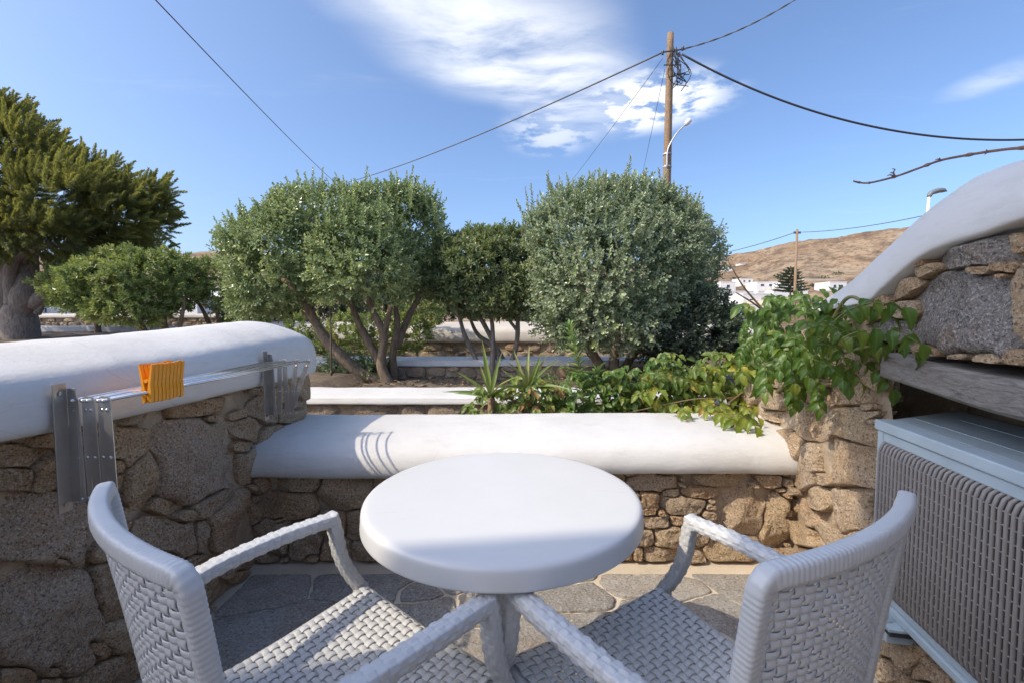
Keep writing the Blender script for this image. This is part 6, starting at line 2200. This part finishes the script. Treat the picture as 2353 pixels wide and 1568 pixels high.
def build_houses():
    w2 = [(0.2, 0.55, 0.12, 0.3), (0.5, 0.55, 0.12, 0.3), (0.8, 0.55, 0.12, 0.3)]
    far_house('small white house beside the cypress trunk at far left', 62, 116, 689, 740, 24, 4, [(0.7, 0.6, 0.2, 0.3)], doors=[(0.3, 0.2, 0.45)])
    far_house('sliver of white house left of the cypress trunk', -70, 6, 700, 760, 22, 4, [(0.5, 0.6, 0.15, 0.3)])
    far_house('white house glimpsed through the bushes left of the left round tree', 410, 452, 682, 730, 26, 4, [(0.4, 0.6, 0.2, 0.3)])
    far_house('white house with blue window glimpsed beside the left round tree', 478, 535, 664, 730, 28, 4, [(0.35, 0.55, 0.22, 0.28), (0.75, 0.55, 0.15, 0.28)])
    far_house('long low white house at the edge of town beside the right tree', 1640, 1756, 670, 700, 120, 9, w2)
    far_house('near white house with flat roof in the town behind the vine', 1706, 1772, 676, 720, 85, 6, [(0.3, 0.6, 0.14, 0.3), (0.7, 0.6, 0.14, 0.3)], chimney=True)
    far_house('white house in town right of the flat-roofed near house', 1775, 1856, 668, 700, 140, 9, w2)
    far_house('white town house higher up behind the slender pole', 1738, 1802, 648, 664, 210, 10, w2)
    far_house('small white town house close beside the right tree edge', 1655, 1690, 648, 668, 190, 8, [(0.5, 0.5, 0.2, 0.35)])
    far_house('long beige walled building on the slope right of the slender pole', 1846, 1932, 641, 655, 240, 12, [(0.15, 0.5, 0.06, 0.4), (0.4, 0.5, 0.06, 0.4), (0.65, 0.5, 0.06, 0.4), (0.88, 0.5, 0.06, 0.4)], mat='far_cream')
    far_house('white cubic house low on the slope next to the curved parapet', 1905, 1945, 648, 668, 180, 9, [(0.3, 0.5, 0.15, 0.35), (0.7, 0.5, 0.15, 0.35)])
    far_house('reddish roofed upper villa block high on the brown hill', 1938, 1976, 585, 597, 470, 16, w2, roof='far_roof')
    far_house('white upper villa block with flat roof high on the brown hill', 1977, 2018, 583, 598, 475, 16, w2)
    far_house('lower white villa block with rows of windows on the brown hill', 1948, 1992, 602, 621, 440, 16, [(x, y, 0.1, 0.2) for x in (0.12, 0.37, 0.62, 0.87) for y in (0.3, 0.72)])
    far_house('low stone outbuilding left of the hillside villas', 1916, 1947, 612, 622, 440, 12, [(0.3, 0.5, 0.12, 0.45), (0.7, 0.5, 0.12, 0.45)], mat='far_stone')
    far_house('tiny white house on the hill crest right of the slender pole', 1913, 1923, 555, 562, 850, 12, [(0.5, 0.5, 0.25, 0.35)])
    far_house('tiny white chapel on the hill crest left of the slender pole', 1752, 1761, 572, 580, 850, 12, [(0.5, 0.5, 0.25, 0.35)])
    far_house('white house on the hill slope touching the right tree edge', 1652, 1668, 588, 598, 700, 12, [(0.5, 0.5, 0.2, 0.35)])
    far_house('small white house on the slope above the town', 1668, 1684, 612, 622, 480, 12, [(0.5, 0.5, 0.2, 0.35)])
    far_house('low white house among walls below the brown slope', 1700, 1730, 640, 652, 260, 10, [(0.3, 0.5, 0.12, 0.35), (0.7, 0.5, 0.12, 0.35)])
    far_house('white garden building low behind the vine leaves', 1688, 1742, 700, 735, 45, 4, [(0.3, 0.6, 0.14, 0.3)], doors=[(0.7, 0.14, 0.5)])
    far_house('cream shed roofed house between town houses behind the vine', 1752, 1800, 690, 720, 70, 5, [(0.5, 0.55, 0.16, 0.3)], mat='far_cream')
    far_house('white house with parapet left of the hillside beige building', 1800, 1845, 652, 668, 200, 9, [(0.25, 0.5, 0.12, 0.35), (0.7, 0.5, 0.12, 0.35)], chimney=True)
    far_house('small white house in the middle of the brown slope', 1700, 1714, 606, 614, 560, 12, [(0.5, 0.5, 0.2, 0.35)])
    # norfolk pine
    Y = 75.0
    c = atY(1815.0, 680.0, Y)
    tp = atY(1818.0, 612.0, Y)
    t = thing('norfolk_pine', 'small tiered dark pine standing behind the slender wooden pole', 'tree', (c[0], Y, c[2]))
    rs = np.random.default_rng(5)
    pr = [plume2(26, 0.7, 0.34, 0.10, rs) for _ in range(3)]
    P, D = [], []
    H = tp[2] - c[2]
    for q in range(9):
        f = q / 9
        for a in np.linspace(0, 2 * math.pi, 8, endpoint=False) + q:
            L = 2.0 * (1 - f) + 0.25
            d = np.array([math.cos(a), math.sin(a), 0.12])
            for s in np.arange(0.1, L, 0.4):
                P.append(np.array([c[0], Y, c[2] + 0.6 + (H - 0.6) * f]) + d * s); D.append(d + [0, 0, 0.35])
    V, F, T = place_sprigs(pr, np.array(P), np.array(D), np.full(len(P), 1.0), rs.uniform(0.2, 0.9, len(P)), rs)
    make('crown', V, F, 'pine_leaf', t, attrs={'tint': T})
    branch('trunk', [(c[0], Y, c[2] - 2.0), (c[0], Y, c[2] + H / 2), (c[0], Y, tp[2])], 0.16, 0.04, 'bark', t)
    # round shrubs in the town
    pb = [sprig(9, 0.5, 0.5, 0.35, 1.2, 0.5, rs) for _ in range(3)]
    for (x, y, r, Y, lab) in [(1763, 655, 11, 205, 'dark round shrub left of the higher town house'), (1722, 662, 9, 190, 'dark shrub between town houses near the right tree'), (1892, 638, 10, 235, 'green shrub above the long beige building'), (1872, 657, 12, 150, 'green shrub clump right of the small tiered pine'), (1925, 628, 9, 430, 'dark shrub below the hillside villas'), (1690, 640, 10, 240, 'green shrub on the slope above the small town house'), (1790, 635, 12, 260, 'green shrub on the slope left of the tiered pine')]:
        g0 = ray_ground(x, y + 4); Y = g0[1]
        L = [(g0 + [k_ * r * Y / FPX, 0, r * 0.25 * Y / FPX], np.array([0.7, 0.7, 0.42]) * r * Y / FPX * q_) for k_, q_ in ((-0.6, 0.8), (0, 1.0), (0.65, 0.7))]
        t = thing('round_shrub', lab, 'shrub', tuple(g0))
        p, d, s = crown_points(L, 900.0 / (r * Y / FPX * 10) ** 2, rs, lump=0.4, seed=3)
        V, F, T = place_sprigs(pb, p, d, np.full(len(p), r * Y / FPX * 0.35), np.full(len(p), 0.35), rs)
        make('foliage', V, F, 'leaf_shade', t, attrs={'tint': T})


build_houses()


# ------------------------------------------------------------------ the house behind the camera, and an unseen slab added to shade the terrace
def build_home():
    t = thing('home', 'white house standing behind the terrace', 'house', (0, -5, 0))
    g = Geo()
    g.box((-5.5, -8.0, -0.1), (-0.75, -3.2, 2.9)); g.box((0.75, -8.0, -0.1), (5.0, -3.2, 2.9)); g.box((-0.75, -8.0, 2.3), (0.75, -3.2, 2.9)); g.box((-0.749, -8.0, -0.1), (0.749, -3.7, 2.299))
    g.build('walls', 'house_wall', t)
    g = Geo(); g.box((-0.6, -3.697, 0.0), (0.6, -3.65, 2.25), 0.004)
    d = g.build('door', 'door_blue', t)
    g = Geo(); g.tube([(0.45, -3.648, 1.0), (0.45, -3.60, 1.0), (0.35, -3.60, 1.0)], 0.009, 8); g.build('handle', 'galvanised', d)
    t = thing('shade_caster', 'unseen white slab on posts, added to throw shade on the terrace', 'shade caster', (-1.5, -0.5, 0))
    g = Geo()
    zc = 5.2                                   # height of the added slab; its outline is shaped to the shadow it throws
    sh = (zc - 3.6) / -SDIR.z
    poly = [(-4.6, -0.66), (-3.25, -0.47), (-2.26, -0.33), (-0.74, 0.92), (0.15, 1.64), (0.9, 1.3), (0.3, 0.1), (-1.4, -1.5), (-4.6, -1.5)]
    poly = [(x - SDIR.x * sh, y - SDIR.y * sh) for x, y in poly]
    g.prism(poly, (0, 0, zc), np.array([1.0, 0, 0]), np.array([0, 1.0, 0]), np.array([0, 0, 1.0]), 0.12)
    g.build('shade_slab', 'house_wall', t)
    for (x, y) in [(-5.9, -1.6), (-3.0, -1.9), (-1.0, -0.6), (-5.9, -2.1)]:
        g = Geo(); g.box((x - 0.06, y - 0.06, 0.0), (x + 0.06, y + 0.06, zc - 0.002), 0.006); g.build('post', 'house_wall', t)


build_home()
